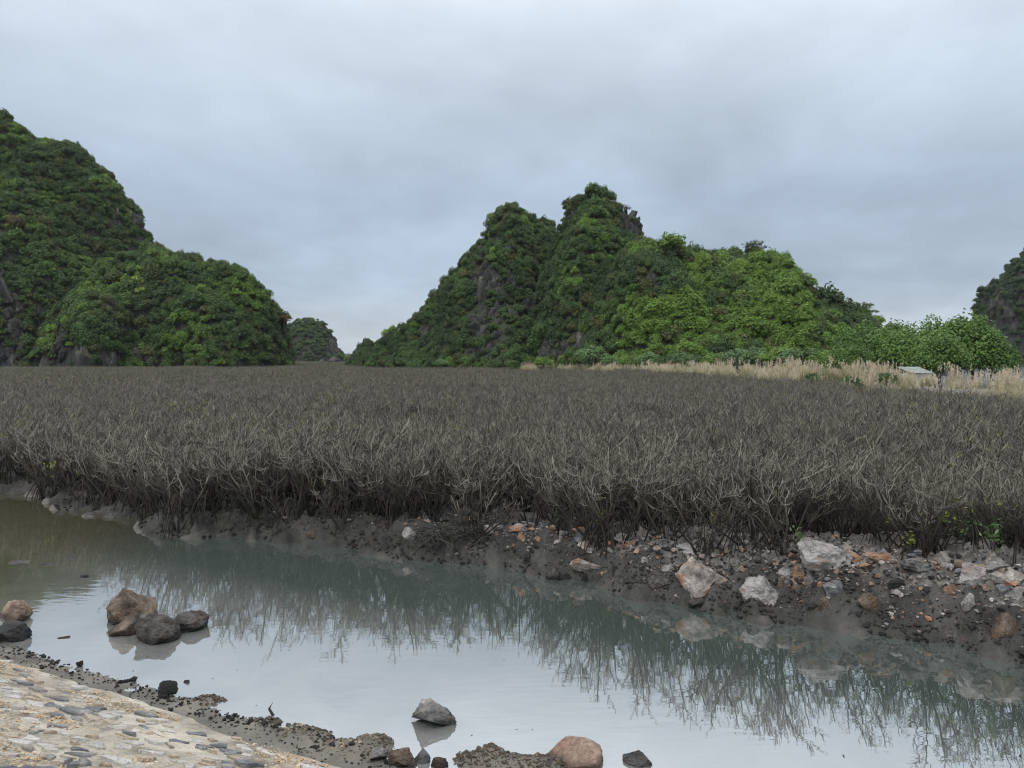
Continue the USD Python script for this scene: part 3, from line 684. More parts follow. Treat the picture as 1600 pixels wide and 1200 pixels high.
def shrub(seed, H=1.5, stems=6, side=6, twig=4, spread=.75, sides=3, thick=1.0, roots=False, bare=.25):
    rng = np.random.default_rng(seed)
    out = {}
    az = np.arange(stems) * 2.4 + rng.uniform(-.5, .5, stems); tl = rng.uniform(.08, spread, stems)
    d = np.stack([np.cos(az) * np.sin(tl), np.sin(az) * np.sin(tl), np.cos(tl)], 1)
    L = H * rng.uniform(.70, .92, stems) / (1 - .25 * (1 - np.cos(tl)))
    k = 7
    P, _ = curve(np.stack([np.cos(az) * .06, np.sin(az) * .06, np.full(stems, -.08)], 1), d, L, .07, k, rng, .13)
    rad = np.linspace(.016, .0075, k)[None] * rng.uniform(.75, 1.2, (stems, 1)) * thick
    out['stems'] = tubes(P, rad, max(4, sides))
    def fork(Q, per, lo, hi, length, r0, r1, u0, up, kk):
        n = len(Q) * per; K = Q.shape[1]
        b = np.repeat(np.arange(len(Q)), per)
        u = rng.uniform(u0, 1.0, n) * (K - 1)
        i0 = np.minimum(u.astype(int), K - 2); fr = (u - i0)[:, None]
        st = Q[b, i0] * (1 - fr) + Q[b, i0 + 1] * fr
        pd = Q[b, i0 + 1] - Q[b, i0]; pd /= np.linalg.norm(pd, axis=1, keepdims=True)
        dd = off_axis(pd, lo, hi, rng)
        dd[:, 2] = np.where(dd[:, 2] < -.15, -dd[:, 2] * .5, dd[:, 2]); dd /= np.linalg.norm(dd, axis=1, keepdims=True)
        B, _ = curve(st, dd, length * rng.uniform(.55, 1.25, n), up, kk, rng, .13)
        return B, np.linspace(r0, r1, kk)[None] * rng.uniform(.8, 1.25, (n, 1)) * thick
    B, rb = fork(P, side, .5, 1.2, H * .25, .0078, .0046, bare, .16, 5)
    T, rt = fork(B, twig + 1, .6, 1.35, H * .095, .0056, .0040, .15, .34, 4)
    T2, rt2 = fork(P[:, -3:], twig + 1, .5, 1.25, H * .105, .0056, .0040, .1, .34, 4)
    out['branches'] = join([tubes(B, rb, sides), tubes(T, rt, sides), tubes(T2, rt2, sides)])
    out['tips'] = T[:, -1]
    if roots:
        q = 11
        ar = rng.uniform(0, 6.28, q)
        s0 = np.stack([np.cos(ar) * .03, np.sin(ar) * .03, rng.uniform(.22, .6, q)], 1)
        reach = rng.uniform(.12, .42, q)
        tt_ = np.linspace(0, 1, 5)
        Pr = s0[:, None] + np.stack([np.cos(ar)[:, None] * reach[:, None] * tt_, np.sin(ar)[:, None] * reach[:, None] * tt_, -(s0[:, 2:] + .12) * tt_ ** 2.0], -1)
        out['roots'] = tubes(Pr, np.linspace(.013, .008, 5)[None] * np.ones((q, 1)), 4)
    return out

def make_shrub(name, seed, leafy=0, low=0, **kw):
    c = model(name)
    rng = np.random.default_rng(seed + 900)
    s = shrub(seed, **kw)
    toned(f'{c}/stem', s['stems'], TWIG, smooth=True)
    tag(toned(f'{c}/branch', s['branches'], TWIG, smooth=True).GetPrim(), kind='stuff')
    if 'roots' in s:
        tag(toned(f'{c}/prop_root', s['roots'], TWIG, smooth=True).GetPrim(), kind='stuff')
    if leafy:
        tips = s['tips'][rng.choice(len(s['tips']), leafy)]
        if low:
            tips = s['tips'][np.argsort(s['tips'][:, 2])[:low]][rng.choice(low, leafy)]
        C = np.repeat(tips, 4, 0) + rng.normal(0, .03, (leafy * 4, 3))
        tag(toned(f'{c}/leaf', leaves(C, rng.normal(0, .7, C.shape) + [0, 0, .6], rng.uniform(.025, .045, len(C)), rng, .42), LEAF['sprig']).GetPrim(), kind='stuff')
    return c

front = [make_shrub(f'front_shrub_model_{k}', 100 + k, stems=7, side=7, twig=4, roots=True, H=1.5 + .06 * (k % 3), spread=.85) for k in range(5)]
front_leafy = [make_shrub(f'leafy_shrub_model_{k}', 120 + k, leafy=9 + 6 * k, low=120, stems=7, side=7, twig=4, roots=True, H=1.45, spread=.85) for k in range(3)]
inner = [make_shrub(f'inner_shrub_model_{k}', 140 + k, stems=6, side=6, twig=4, H=1.55 + .06 * (k % 3), spread=.7) for k in range(5)]
inner_leafy = [make_shrub(f'inner_leafy_model_{k}', 150 + k, leafy=3 + 2 * k, stems=6, side=6, twig=4, H=1.55, spread=.7) for k in range(2)]
# far patches: many shrubs merged into one patch 5 m across
def patch(name, seed, size=5.0, count=46):
    rng = np.random.default_rng(seed)
    c = model(name)
    parts = []
    for k in range(count):
        s = shrub(seed * 100 + k, stems=5, side=5, twig=4, H=rng.uniform(1.4, 1.8), spread=.6, thick=1.7, bare=.45)
        o = np.array([rng.uniform(-size / 2, size / 2), rng.uniform(-size / 2, size / 2), 0])
        parts += [(s['stems'][0] + o, s['stems'][1]), (s['branches'][0] + o, s['branches'][1])]
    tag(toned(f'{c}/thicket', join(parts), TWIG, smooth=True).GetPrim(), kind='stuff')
    C = rng.uniform(-size / 2, size / 2, (14, 3)); C[:, 2] = rng.uniform(1.25, 1.6, 14)
    C = np.repeat(C, 5, 0) + rng.normal(0, .08, (70, 3))
    tag(toned(f'{c}/leaf', leaves(C, rng.normal(0, .7, C.shape) + [0, 0, .6], .06, rng, .5), LEAF['olive']).GetPrim(), kind='stuff')
    return c
patches = [patch(f'thicket_model_{k}', 7 + k) for k in range(3)]

def jitter_grid(x0, x1, y0, y1, step, rng):
    gx, gy = np.meshgrid(np.arange(x0, x1, step), np.arange(y0, y1, step))
    return gx.ravel() + rng.uniform(-.48, .48, gx.size) * step, gy.ravel() + rng.uniform(-.48, .48, gx.size) * step
# where the dead thicket ends, inland
EDGE = np.array([at_z(px, py, 2.0) for px, py in [(1900, 625), (1600, 611), (1540, 606), (1450, 602), (1350, 599), (1250, 592), (1150, 586), (1050, 580.5), (960, 577), (800, 574.2), (600, 572.5), (552, 572), (548, 564.4), (432, 564.4), (428, 572), (300, 572), (0, 572), (-400, 572)]])
E_ang, E_r = np.arctan2(EDGE[:, 0], EDGE[:, 1]), np.hypot(EDGE[:, 0], EDGE[:, 1])
o_ = np.argsort(E_ang); E_ang, E_r = E_ang[o_], E_r[o_]
def in_field(x, y):
    return np.hypot(x, y) < np.interp(np.arctan2(x, y), E_ang, E_r)
def veg_start(x):
    return np.interp(x, [-14, -8, -5, -2, 0, 2, 4, 6, 10], [.10, .2, .40, .5, .60, .75, 1.05, 1.2, 1.3])

rng = np.random.default_rng(77)
x, y = jitter_grid(-34, 32, 8, 62, .52, rng)
sd = far_s(x, y)
dist = np.hypot(x, y)
ok = (sd > veg_start(x) + rng.normal(0, .12, len(x))) & (np.abs(x) < .74 * y + 2.5) & in_field(x, y) & (dist < 58)
ok &= rng.random(len(x)) < np.where(dist < 26, .94, .82)
ok &= fbm(np.stack([x * .55, y * .55, x * 0], -1), 3, 43) > .30
x, y, sd, dist = x[ok], y[ok], sd[ok], dist[ok]
z = terr(x, y)
size = (1.0 + .34 * (fbm(np.stack([x * .45, y * .45, x * 0], -1), 3, 41) - .5) * 2 + rng.normal(0, .09, len(x)))
size *= np.interp(z, [.2, .9], [1.06, .90])
yaw = rng.uniform(0, 6.28, len(x))
first = np.argsort(dist + sd * .9)
MARKS = [(60, 'at the left edge'), (130, 'on the left mud spur'), (215, 'by the small inlet'), (290, 'above the mud tip'), (370, 'over the widest reflection'), (440, 'on the dark low bank'), (520, 'above the brown muddy rock'), (620, 'left of the mudstone block'), (690, 'behind the twig tangle'),
         (760, 'behind the flat orange rock'), (830, 'behind the broad tan rock'), (900, 'behind the blue-grey cobble'), (965, 'left of the pinkish white rock'), (1030, 'behind the pinkish white rock'), (1100, 'behind the long whitish slab'), (1170, 'behind the largest boulder'), (1235, 'behind the sunk pinkish boulder'),
         (1290, 'left of the crest boulder'), (1350, 'behind the crest boulder'), (1410, 'behind the ochre rock'), (1470, 'behind the grey pitched slab'), (1540, 'behind the log'), (9999, 'right of the log')]
# the front 300 as single shrubs
n_front, SHRUB_ROWS = 0, []
taken = np.zeros(len(x), bool)
visible = np.abs(x) < .69 * y + .4
for k in first:
    if n_front >= 290:
        break
    if not visible[k]:
        continue
    taken[k] = True
    n_front += 1
    fx = x[k]
    off = sd[k] - veg_start(fx)
    edge = off < .7
    row = 'in the front row' if edge else 'in the second row' if off < 1.5 else 'in the third row' if off < 2.5 else 'deeper in the thicket'
    kpx = project(np.array([x[k], y[k], z[k]]))[0]
    mark = [w for lim, w in MARKS if kpx < lim][0]
    build = 'tall' if size[k] > 1.07 else 'low' if size[k] < .94 else 'medium'
    if rng.random() < (.30 if fx > 2.2 and edge else .05):
        cls = front_leafy[int(rng.integers(3))]
        lab = f'{build} shrub with yellow-green leaves {row} {mark}'
    else:
        cls = front[int(rng.integers(5))] if edge else inner[int(rng.integers(5))]
        lab = f'{build} leafless grey mangrove shrub {row} {mark}'
    o = tag(copy_of(cls, 'mangrove_shrub', (x[k], y[k], z[k]), yaw[k], size[k]), lab, 'shrub', lab.replace('shrub', 'shrubs', 1))
    SHRUB_ROWS.append((o, lab, kpx))
r = ~taken
pick = rng.integers(0, 5, len(x)); pick = np.where(rng.random(len(x)) < .10, 5 + rng.integers(0, 2, len(x)), pick)
instancer('mangrove_thicket', inner + inner_leafy, np.stack([x, y, z], 1)[r], yaw[r], size[r], pick[r], rng.normal(0, .06, r.sum()))
px_, py_ = jitter_grid(-190, 90, 40, 430, 4.2, rng)
ok = in_field(px_, py_) & (np.hypot(px_, py_) > 55.5) & (np.abs(px_) < .74 * py_ + 6)
px_, py_ = px_[ok], py_[ok]
instancer('far_mangrove_thicket', patches, np.stack([px_, py_, terr(px_, py_, False)], 1), rng.uniform(0, 6.28, len(px_)), rng.normal(1.02, .07, len(px_)) , rng.integers(0, 3, len(px_)))

# ------------------------------------------------------------------ hills
CAN = 1.0
class Hill:
    """A ridge with its skyline at the depth D; front and back slopes fall away with noise."""
    def __init__(self, sil, D, kf, kb, a, b, seed, amp=2.5, warp=7.0, base=.5, extra=()):
        self.D, self.kf, self.kb, self.a, self.b, self.seed, self.amp, self.warp, self.base = D, kf, kb, a, b, seed, amp, warp, base
        self.px = np.array([p[0] for p in sil], float); self.py = np.array([p[1] for p in sil], float)
        self.X = (self.px - 800) / 1200 * D
        self.want = EYE + (560 - self.py) / 1200 * D - CAN
        self.R = np.maximum(self.want.copy(), 0)
        for _ in range(5):
            for i in range(len(self.px)):
                yy = np.linspace(D * .6, D * 1.08, 110)
                xx = self.X[i] / D * yy
                top = np.max((self.z(xx, yy) - EYE) / yy)
                self.R[i] = max(self.R[i] + .7 * ((self.want[i] - EYE) / D - top) * D, 0)
    def z(self, x, y):
        p3 = np.stack([x, y, np.zeros_like(x)], -1)
        xw = x + (fbm(p3 / 9 + 5, 3, self.seed) - .5) * self.warp * .6
        R = np.interp(xw, self.X, self.R, left=0, right=0)
        yw = y + (fbm(p3 / 11, 3, self.seed + 3) - .5) * 2 * self.warp * np.clip(R / 15, 0, 1)
        q = np.where(yw < self.D, (self.D - yw) / (self.kf * R + 4), (yw - self.D) / (self.kb * R + 4))
        z = R * (1 - np.clip(q, 0, 1) ** self.a) ** self.b
        n = (fbm(p3 / 6, 4, self.seed + 7) - .5) * 2 * self.amp
        led = np.abs(fbm(p3 / 4.0, 3, self.seed + 9) - .5) * 2
        return z + np.clip(z / 6, 0, 1) * (n * .55 - led * self.amp * .3)

LEFT = [Hill([(-1000, 570), (-800, 330), (-600, 190), (-400, 140), (-200, 135), (-80, 160), (0, 184), (30, 196), (55, 215), (80, 225), (105, 231), (128, 236), (150, 255), (180, 282), (196, 308), (213, 330), (222, 352), (232, 366), (240, 392), (262, 430), (300, 480), (340, 530), (380, 575)],
             225, .75, .8, 1.15, .9, 11, 3.0, 9),
        Hill([(60, 575), (110, 470), (160, 420), (200, 400), (240, 390), (258, 393), (275, 399), (300, 403), (320, 411), (350, 416), (375, 426), (400, 441), (418, 460), (428, 480), (433, 497), (440, 520), (449, 547), (462, 574)],
             185, .7, .8, 1.3, .75, 12, 2.6, 8)]
CENTRE = [Hill([(540, 574), (560, 551), (590, 536), (620, 518), (640, 502), (670, 476), (680, 457), (700, 441), (715, 426), (727, 406), (740, 391), (755, 373), (762, 360), (768, 346), (778, 331), (795, 323), (812, 326), (822, 345), (832, 400), (845, 450), (880, 520), (910, 574)],
               180, .75, .6, 1.0, 1.15, 21, 2.2, 6),
          Hill([(760, 574), (790, 440), (808, 370), (822, 346), (840, 346), (858, 353), (868, 368), (876, 400), (900, 480), (930, 574)], 200, .5, .5, 1.2, 1.0, 22, 2.0, 5),
          Hill([(800, 574), (830, 500), (850, 430), (868, 385), (876, 362), (883, 332), (895, 316), (918, 303), (945, 306), (960, 320), (975, 329), (988, 336), (994, 352), (1000, 376), (1006, 400), (1030, 450), (1080, 520), (1130, 574)],
               168, .85, .6, 1.0, 1.1, 23, 2.4, 6),
          Hill([(870, 574), (900, 520), (950, 440), (985, 396), (1005, 386), (1025, 388), (1050, 390), (1070, 398), (1100, 402), (1130, 405), (1150, 402), (1170, 400), (1190, 402), (1212, 414), (1232, 428), (1256, 448), (1280, 468), (1300, 478), (1330, 488), (1360, 500), (1385, 515), (1420, 540), (1470, 574)],
               145, 1.0, .7, 1.35, .75, 24, 2.6, 8)]
FARH = [Hill([(425, 574), (440, 535), (446, 518), (456, 508), (468, 503), (482, 500), (498, 499), (510, 508), (520, 524), (529, 542), (537, 557), (546, 574)], 470, .7, .7, 1.3, .7, 31, 2.2, 4)]
RIGHT = [Hill([(1533, 574), (1545, 505), (1549, 470), (1555, 448), (1568, 432), (1583, 408), (1606, 389), (1650, 345), (1750, 300), (1900, 310), (2050, 400), (2200, 574)], 340, .6, .7, 1.5, .6, 41, 5, 12)]
FAR2 = [Hill([(380, 566), (450, 557), (520, 551), (560, 553), (620, 556), (700, 566)], 1700, .9, .9, 1.2, .9, 51, 3, 10)]

def build_hill(name, comps, x0, x1, y0, y1, step, base):
    X, Y = np.meshgrid(np.arange(x0, x1, step), np.arange(y0, y1, step))
    Z = np.max([c.z(X, Y) for c in comps], 0) + base
    p3 = np.stack([X, Y, Z * .35], -1)
    Z = np.where(Z > base + .3, Z, base - 1.5)
    # vertical flutes where the slope is steep
    gy, gx = np.gradient(Z, step)
    st = smooth01((np.hypot(gx, gy) - 1.0) / 1.2)
    fl = np.abs(fbm(p3 / 2.2, 3, 77) - .5) * 2
    Xd, Yd = X.copy(), Y - st * (fl - .25) * 1.8
    v, f = grid_mesh(Xd, Yd, Z)
    o = mesh(name, (v, f), CLIFF, smooth=40)
    tag(o, kind='structure')
    return X, Y, Z, st
G_LEFT = build_hill('left_hill', LEFT, -235, -42, 130, 300, 1.0, .3)
G_CENTRE = build_hill('central_hill', CENTRE, -42, 88, 88, 245, .9, .6)
G_FAR = build_hill('distant_hill', FARH, -160, -98, 400, 520, 1.6, .3)
G_RIGHT = build_hill('right_hill', RIGHT, 195, 420, 240, 420, 1.8, .3)
G_FAR2 = build_hill('horizon_hill', FAR2, -650, -120, 1600, 1850, 9.0, .3)

# trees
def crown(seed, R, H, lobes, per, leaf, rng=None, flat=1.0, droop=0.0, low=.28, high=.76):
    rng = np.random.default_rng(seed)
    C, N = [], []
    for k in range(lobes):
        a = rng.uniform(0, 6.28); u = rng.uniform(0, 1)
        rr = R * .72 * math.sqrt(rng.uniform(.05, 1))
        c = np.array([math.cos(a) * rr, math.sin(a) * rr, H * (low + (high - low) * (1 - (rr / R) ** 1.6) * rng.uniform(.55, 1.1) + rng.uniform(-.10, .08))])
        lr = R * rng.uniform(*((.34, .54) if lobes < 18 else (.24, .42)))
        d = rng.normal(size=(per, 3)); d[:, 2] = np.abs(d[:, 2]) * 1.1 - .45; d /= np.linalg.norm(d, axis=1, keepdims=True)
        q = c + d * lr * rng.uniform(.65, 1.06, (per, 1)) * [1, 1, flat]
        q[:, 2] -= droop * rng.uniform(0, 1, per) ** 2 * (1 - d[:, 2])
        C.append(q); N.append(d * .9 + [0, 0, .45] + rng.normal(0, .45, (per, 3)))
    C, N = np.vstack(C), np.vstack(N)
    return leaves(C, N, leaf * rng.uniform(.65, 1.25, len(C)), rng, .62)

def trunk(seed, R, H, r0):
    rng = np.random.default_rng(seed + 5)
    n = 6
    a = rng.uniform(0, 6.28, n)
    main = np.array([[0, 0, -.8], [.05 * R, 0, H * .2], [.02 * R, .05 * R, H * .45], [0, 0, H * .75]])[None]
    parts = [tubes(main, np.array([[1, .8, .6, .25]]) * r0, 6)]
    tt_ = np.linspace(0, 1, 4)
    e = np.stack([np.cos(a) * R * .6, np.sin(a) * R * .6, np.full(n, H * .62)], 1)
    s0 = np.array([.02 * R, .04 * R, 0])[None] + np.array([0, 0, 1.0]) * (H * rng.uniform(.25, .45, (n, 1)))
    P = s0[:, None] + (e - s0)[:, None] * tt_[None, :, None]
    parts.append(tubes(P, np.array([.5, .4, .28, .14])[None] * r0 * np.ones((n, 1)), 4))
    return join(parts)

def make_tree(name, seed, mat, R=2.2, H=3.6, lobes=9, per=75, leaf=.24, r0=.12, flat=1.0, droop=0.0, low=.28, high=.76):
    c = model(name)
    usdkit.mesh(stage, f'{c}/trunk', trunk(seed, R, H, r0), BARK, smooth=True)
    toned(f'{c}/crown', crown(seed, R, H, lobes, per, leaf, flat=flat, droop=droop, low=low, high=high), LEAF[mat], blend=np.repeat(np.random.default_rng(seed + 1).random(lobes), per * 4))
    return c
TONES = ['dark', 'mid', 'olive', 'bright', 'lime', 'rust', 'blue', 'fresh']
TREES = {t: [make_tree(f'{t}_tree_model_{k}', 300 + 20 * i + k, t, R=2.1 + .3 * (k % 3), H=3.3 + .5 * (k % 2), lobes=19 + 3 * k, per=46, leaf=.23, droop=.9 * (k == 2)) for k in range(3)] for i, t in enumerate(TONES)}

def scatter(G, step, rng, keep):
    X, Y, Z, st = G
    gx = np.arange(X.min() + 1, X.max() - 2, step); gy = np.arange(Y.min() + 1, Y.max() - 2, step)
    ax, ay = np.meshgrid(gx, gy)
    sx, sy = X[0, 1] - X[0, 0], Y[1, 0] - Y[0, 0]
    out = []
    # steeper ground carries more crowns: visit twice with a slope-dependent chance
    for rep in range(3):
        x = ax.ravel() + rng.uniform(-.5, .5, ax.size) * step; y = ay.ravel() + rng.uniform(-.5, .5, ax.size) * step
        j = np.clip((x - X.min()) / sx, 0, X.shape[1] - 2); i = np.clip((y - Y.min()) / sy, 0, X.shape[0] - 2)
        j0, i0 = j.astype(int), i.astype(int); fj, fi = j - j0, i - i0
        z = (Z[i0, j0] * (1 - fj) + Z[i0, j0 + 1] * fj) * (1 - fi) + (Z[i0 + 1, j0] * (1 - fj) + Z[i0 + 1, j0 + 1] * fj) * fi
        gxx = (Z[i0, j0 + 1] - Z[i0, j0]) / sx; gyy = (Z[i0 + 1, j0] - Z[i0, j0]) / sy
        area = np.sqrt(1 + gxx ** 2 + gyy ** 2)
        nrm = np.stack([-gxx, -gyy, np.ones_like(gxx)], 1) / area[:, None]
        to = -np.stack([x, y, z - EYE], 1); to /= np.linalg.norm(to, axis=1, keepdims=True)
        facing = (nrm * to).sum(1)
        ok = (z > 1.0) & (facing > -.25) & (rng.random(len(x)) < area / (1.0 if rep == 0 else 1.5) - rep * .8) & keep(x, y, z)
        out.append(np.stack([x, y, z, area, facing], 1)[ok])
    return np.vstack(out)

def in_ellipse(px, py, list_):
    m = np.zeros(px.shape)
    for cx, cy, rx, ry, w in list_:
        m = np.maximum(m, w * (((px - cx) / rx) ** 2 + ((py - cy) / ry) ** 2 < 1))
    return m
BARE_C = [(752, 465, 17, 70, .92), (778, 480, 17, 50, .8), (770, 530, 24, 42, .9), (742, 520, 11, 50, .9), (800, 470, 9, 50, .7), (868, 548, 26, 20, .9), (905, 538, 18, 18, .8), (985, 352, 20, 26, .9), (968, 356, 12, 16, .6), (876, 352, 8, 20, .6), (1018, 442, 22, 12, .9), (836, 460, 5, 20, .9),
          (1075, 470, 8, 8, .6), (925, 495, 8, 10, .6), (815, 500, 14, 36, .5), (800, 410, 8, 26, .5), (770, 556, 10, 14, .9), (895, 330, 10, 14, .4)]
BARE_L = [(22, 520, 14, 55, .9), (95, 530, 9, 30, .85), (60, 500, 8, 24, .6), (175, 480, 10, 18, .6), (190, 345, 26, 18, .6), (228, 362, 12, 14, .8), (110, 562, 110, 16, .75), (210, 560, 40, 14, .5), (5, 460, 10, 40, .7), (130, 285, 10, 18, .4), (8, 555, 22, 20, .95)]
BARE_F = [(522, 540, 12, 20, .9), (512, 545, 6, 16, .7)]
BARE_R = [(1560, 480, 9, 34, .7), (1578, 510, 12, 34, .6), (1566, 538, 12, 18, .7)]
def keeper(bare, seed, rock=.36):
    def f(x, y, z):
        px, py = project(np.stack([x, y, z], 1))
        r = np.random.default_rng(seed)
        m = in_ellipse(px, py, bare)
        n = fbm(np.stack([x / 5, y / 5, z / 9], 1), 3, seed)
        return (r.random(len(x)) > m) & (n > rock) & (px > -160) & (px < 1760)
    return f

def tone_of(P, table, seed, rng):
    n = fbm(P[:, :3] / 9.0, 3, seed); n2 = rng.random(len(P))
    v = np.clip((n - .5) * 2.2 + .5, 0, 1) * .6 + n2 * .4
    cum = np.cumsum([w for _, w in table]); cum /= cum[-1]
    v = np.argsort(np.argsort(v)) / len(v)
    return np.searchsorted(cum, v + 1e-9)

TONE_WORD = {'dark': 'dark green', 'mid': 'mid green', 'olive': 'olive green', 'bright': 'bright green', 'lime': 'lime green', 'rust': 'rusty', 'blue': 'blue-green', 'fresh': 'pale green'}
SHAPE_WORD = ['domed', 'spreading', 'vine-draped']
BUSY = []
ORDER = ['leftmost', 'second-leftmost', 'third-leftmost', 'fourth-leftmost', 'fifth-leftmost', 'sixth-leftmost', 'seventh-leftmost', 'eighth-leftmost', 'ninth-leftmost', 'tenth-leftmost']
def tell_apart(rows):
    """rows: (prim, label, px). Things whose labels agree are told apart by their order."""
    by = {}
    for r in rows:
        by.setdefault(r[1], []).append(r)
    for lab, rs in by.items():
        if len(rs) > 1:
            rs.sort(key=lambda r: r[2])
            for k, (o, _, _) in enumerate(rs):
                w = 'rightmost' if k == len(rs) - 1 else ORDER[min(k, 9)]
                o.SetCustomDataByKey('label', f'{w} {lab}')
tell_apart(SHRUB_ROWS)
def wood(stuffname, place, P, table, seed, singles, sizes, bands, spots):
    rng = np.random.default_rng(seed)
    t = tone_of(P, table, seed, rng)
    names = [a for a, _ in table]
    var = rng.integers(0, 3, len(P))
    sc = rng.lognormal(0, .20, len(P)) * sizes
    yaw = rng.uniform(0, 6.28, len(P))
    px, py = project(P[:, :3])
    vis = (px > 4) & (px < 1596) & (P[:, 4] > .15)
    score = np.where(vis, sc / P[:, 1] * (1 + .3 * P[:, 4]), 0)
    best = np.argsort(-score)[:singles]
    one = np.zeros(len(P), bool); one[best] = True; one &= vis
    rows = []
    for k in np.nonzero(one)[0]:
        tn = names[t[k]]
        hb = [w for lim, w in bands if P[k, 2] >= lim][0]
        spot = [w for lim, w in spots if px[k] < lim][0]
        lab = f'{TONE_WORD[tn]} {SHAPE_WORD[var[k]]} tree {hb}, {place}, {spot}'
        o = tag(copy_of(TREES[tn][var[k]], 'hillside_tree', P[k, :3] - [0, 0, .3], yaw[k], (sc[k], sc[k], sc[k] * 1.25)), lab, 'tree', lab.replace('tree', 'trees', 1))
        rows.append((o, lab, px[k]))
    tell_apart(rows)
    src = [m for n_ in names for m in TREES[n_]]
    r = ~one
    instancer(stuffname, src, P[r, :3] - [0, 0, .3], yaw[r], (sc[:, None] * [1, 1, 1.25])[r], (t * 3 + var)[r], rng.normal(0, .08, r.sum()))

def crags(name, G, bare, step, seed, size):
    rng = np.random.default_rng(seed)
    def keep(x, y, z):
        px, py = project(np.stack([x, y, z], 1))
        return rng.random(len(x)) < in_ellipse(px, py, bare)
    P = scatter(G, step, rng, keep)
    src = []
    for k in range(4):
        c = model(f'{name}_model_{k}')
        m = rock((1, .8, 1.7), 950 + k, .95, 3, .32)
        usdkit.mesh(stage, f'{c}/piece', m, CLIFF, smooth=20)
        src.append(c)
    sc = rng.lognormal(math.log(size), .45, len(P))
    instancer(name, src, P[:, :3] - [0, 0, .2], rng.uniform(0, 6.28, len(P)), sc, rng.integers(0, 4, len(P)), rng.normal(0, .12, len(P)))
    bush = rng.random(len(P)) < .22
    return P[bush]
rng = np.random.default_rng(5)
PL = scatter(G_LEFT, 1.22, rng, keeper(BARE_L, 3, .27))
wood('left_hill_forest', 'on the left hill', PL, [('dark', .30), ('olive', .12), ('mid', .47), ('bright', .09), ('rust', .004)], 61, 90, .56, [(38, 'near the top'), (18, 'midway up'), (-9, 'low down')], [(80, 'at the far left'), (160, 'under the summit'), (240, 'by the lime tree'), (320, 'on its lower shoulder'), (400, 'below the shoulder skyline'), (9999, 'at its right end')])
PC = scatter(G_CENTRE, 1.02, rng, keeper(BARE_C, 4, .27))
pcx, pcy = project(PC[:, :3])
west = pcx + (pcy - 420) * .12 < 985
high = west & (PC[:, 2] > 26)
wood('spire_forest', 'on the twin spires', PC[west], [('dark', .46), ('olive', .12), ('mid', .36), ('bright', .06)], 62, 70, .46, [(26, 'near the top'), (12, 'midway up'), (-9, 'at the foot')], [(640, 'on the long left slope'), (740, 'left of the rock streak'), (800, 'under the left spire'), (860, 'in the gully'), (920, 'right of the gully'), (9999, 'under the tallest spire')])
wood('green_shoulder_forest', 'on the green shoulder', PC[~west], [('dark', .16), ('mid', .30), ('olive', .12), ('bright', .52), ('rust', .003)], 63, 110, .52, [(20, 'near the top'), (9, 'midway up'), (-9, 'at the foot')], [(1040, 'next to the spire'), (1100, 'left of its middle'), (1160, 'in its middle'), (1220, 'below the skyline tree'), (1280, 'near the dark hollow'), (9999, 'at its right end')])
PF = scatter(G_FAR, 2.1, rng, keeper(BARE_F, 6, .30))
src = TREES['blue'] + TREES['mid']
instancer('distant_hill_forest', src, PF[:, :3], rng.uniform(0, 6.28, len(PF)), rng.lognormal(-.35, .2, len(PF)), rng.integers(0, 5, len(PF)))
PR = scatter(G_RIGHT, 2.0, rng, keeper(BARE_R, 8, .24))
src = TREES['blue'] + TREES['dark']
instancer('right_hill_forest', src, PR[:, :3], rng.uniform(0, 6.28, len(PR)), rng.lognormal(-.3, .2, len(PR)), rng.integers(0, 6, len(PR)))

for nm, G, bare, st_, sd_, size, src in (('left_hill_crags', G_LEFT, BARE_L, 1.6, 71, 1.7, TREES['dark'] + TREES['olive']), ('central_hill_crags', G_CENTRE, BARE_C, 1.2, 72, 1.3, TREES['mid'] + TREES['dark']),
                                         ('distant_hill_crags', G_FAR, BARE_F, 2.2, 73, 1.7, TREES['blue'] + TREES['mid']), ('right_hill_crags', G_RIGHT, BARE_R, 2.8, 74, 3.0, TREES['blue'] + TREES['dark'])):
    B = crags(nm, G, bare, st_, sd_, size)
    instancer(nm.replace('crags', 'scrub'), src, B[:, :3], rng.uniform(0, 6.28, len(B)), rng.lognormal(math.log(size * .26), .3, len(B)), rng.integers(0, 6, len(B)))

# single trees that stand out
def hill_point(G, px, py):
    X, Y, Z, _ = G
    d = ray(px, py)
    t = np.linspace(Y.min() / d[1], Y.max() / d[1], 1500)
    P = np.array([0, 0, EYE]) + d * t[:, None]
    j = np.clip(((P[:, 0] - X.min()) / (X[0, 1] - X[0, 0])).astype(int), 0, X.shape[1] - 1); i = np.clip(((P[:, 1] - Y.min()) / (Y[1, 0] - Y[0, 0])).astype(int), 0, X.shape[0] - 1)
    hit = Z[i, j] >= P[:, 2]
    k = int(np.argmax(hit)) if hit.any() else int(np.argmin(P[:, 2] - Z[i, j]))
    return np.array([P[k, 0], P[k, 1], Z[i[k], j[k]]])
OPEN = make_tree('open_tree_model', 801, 'dark', R=2.6, H=5.2, lobes=11, per=42, leaf=.18, r0=.12, flat=.5)
UMB = make_tree('umbrella_tree_model', 802, 'olive', R=2.8, H=4.4, lobes=9, per=70, leaf=.2, r0=.12, flat=.35)
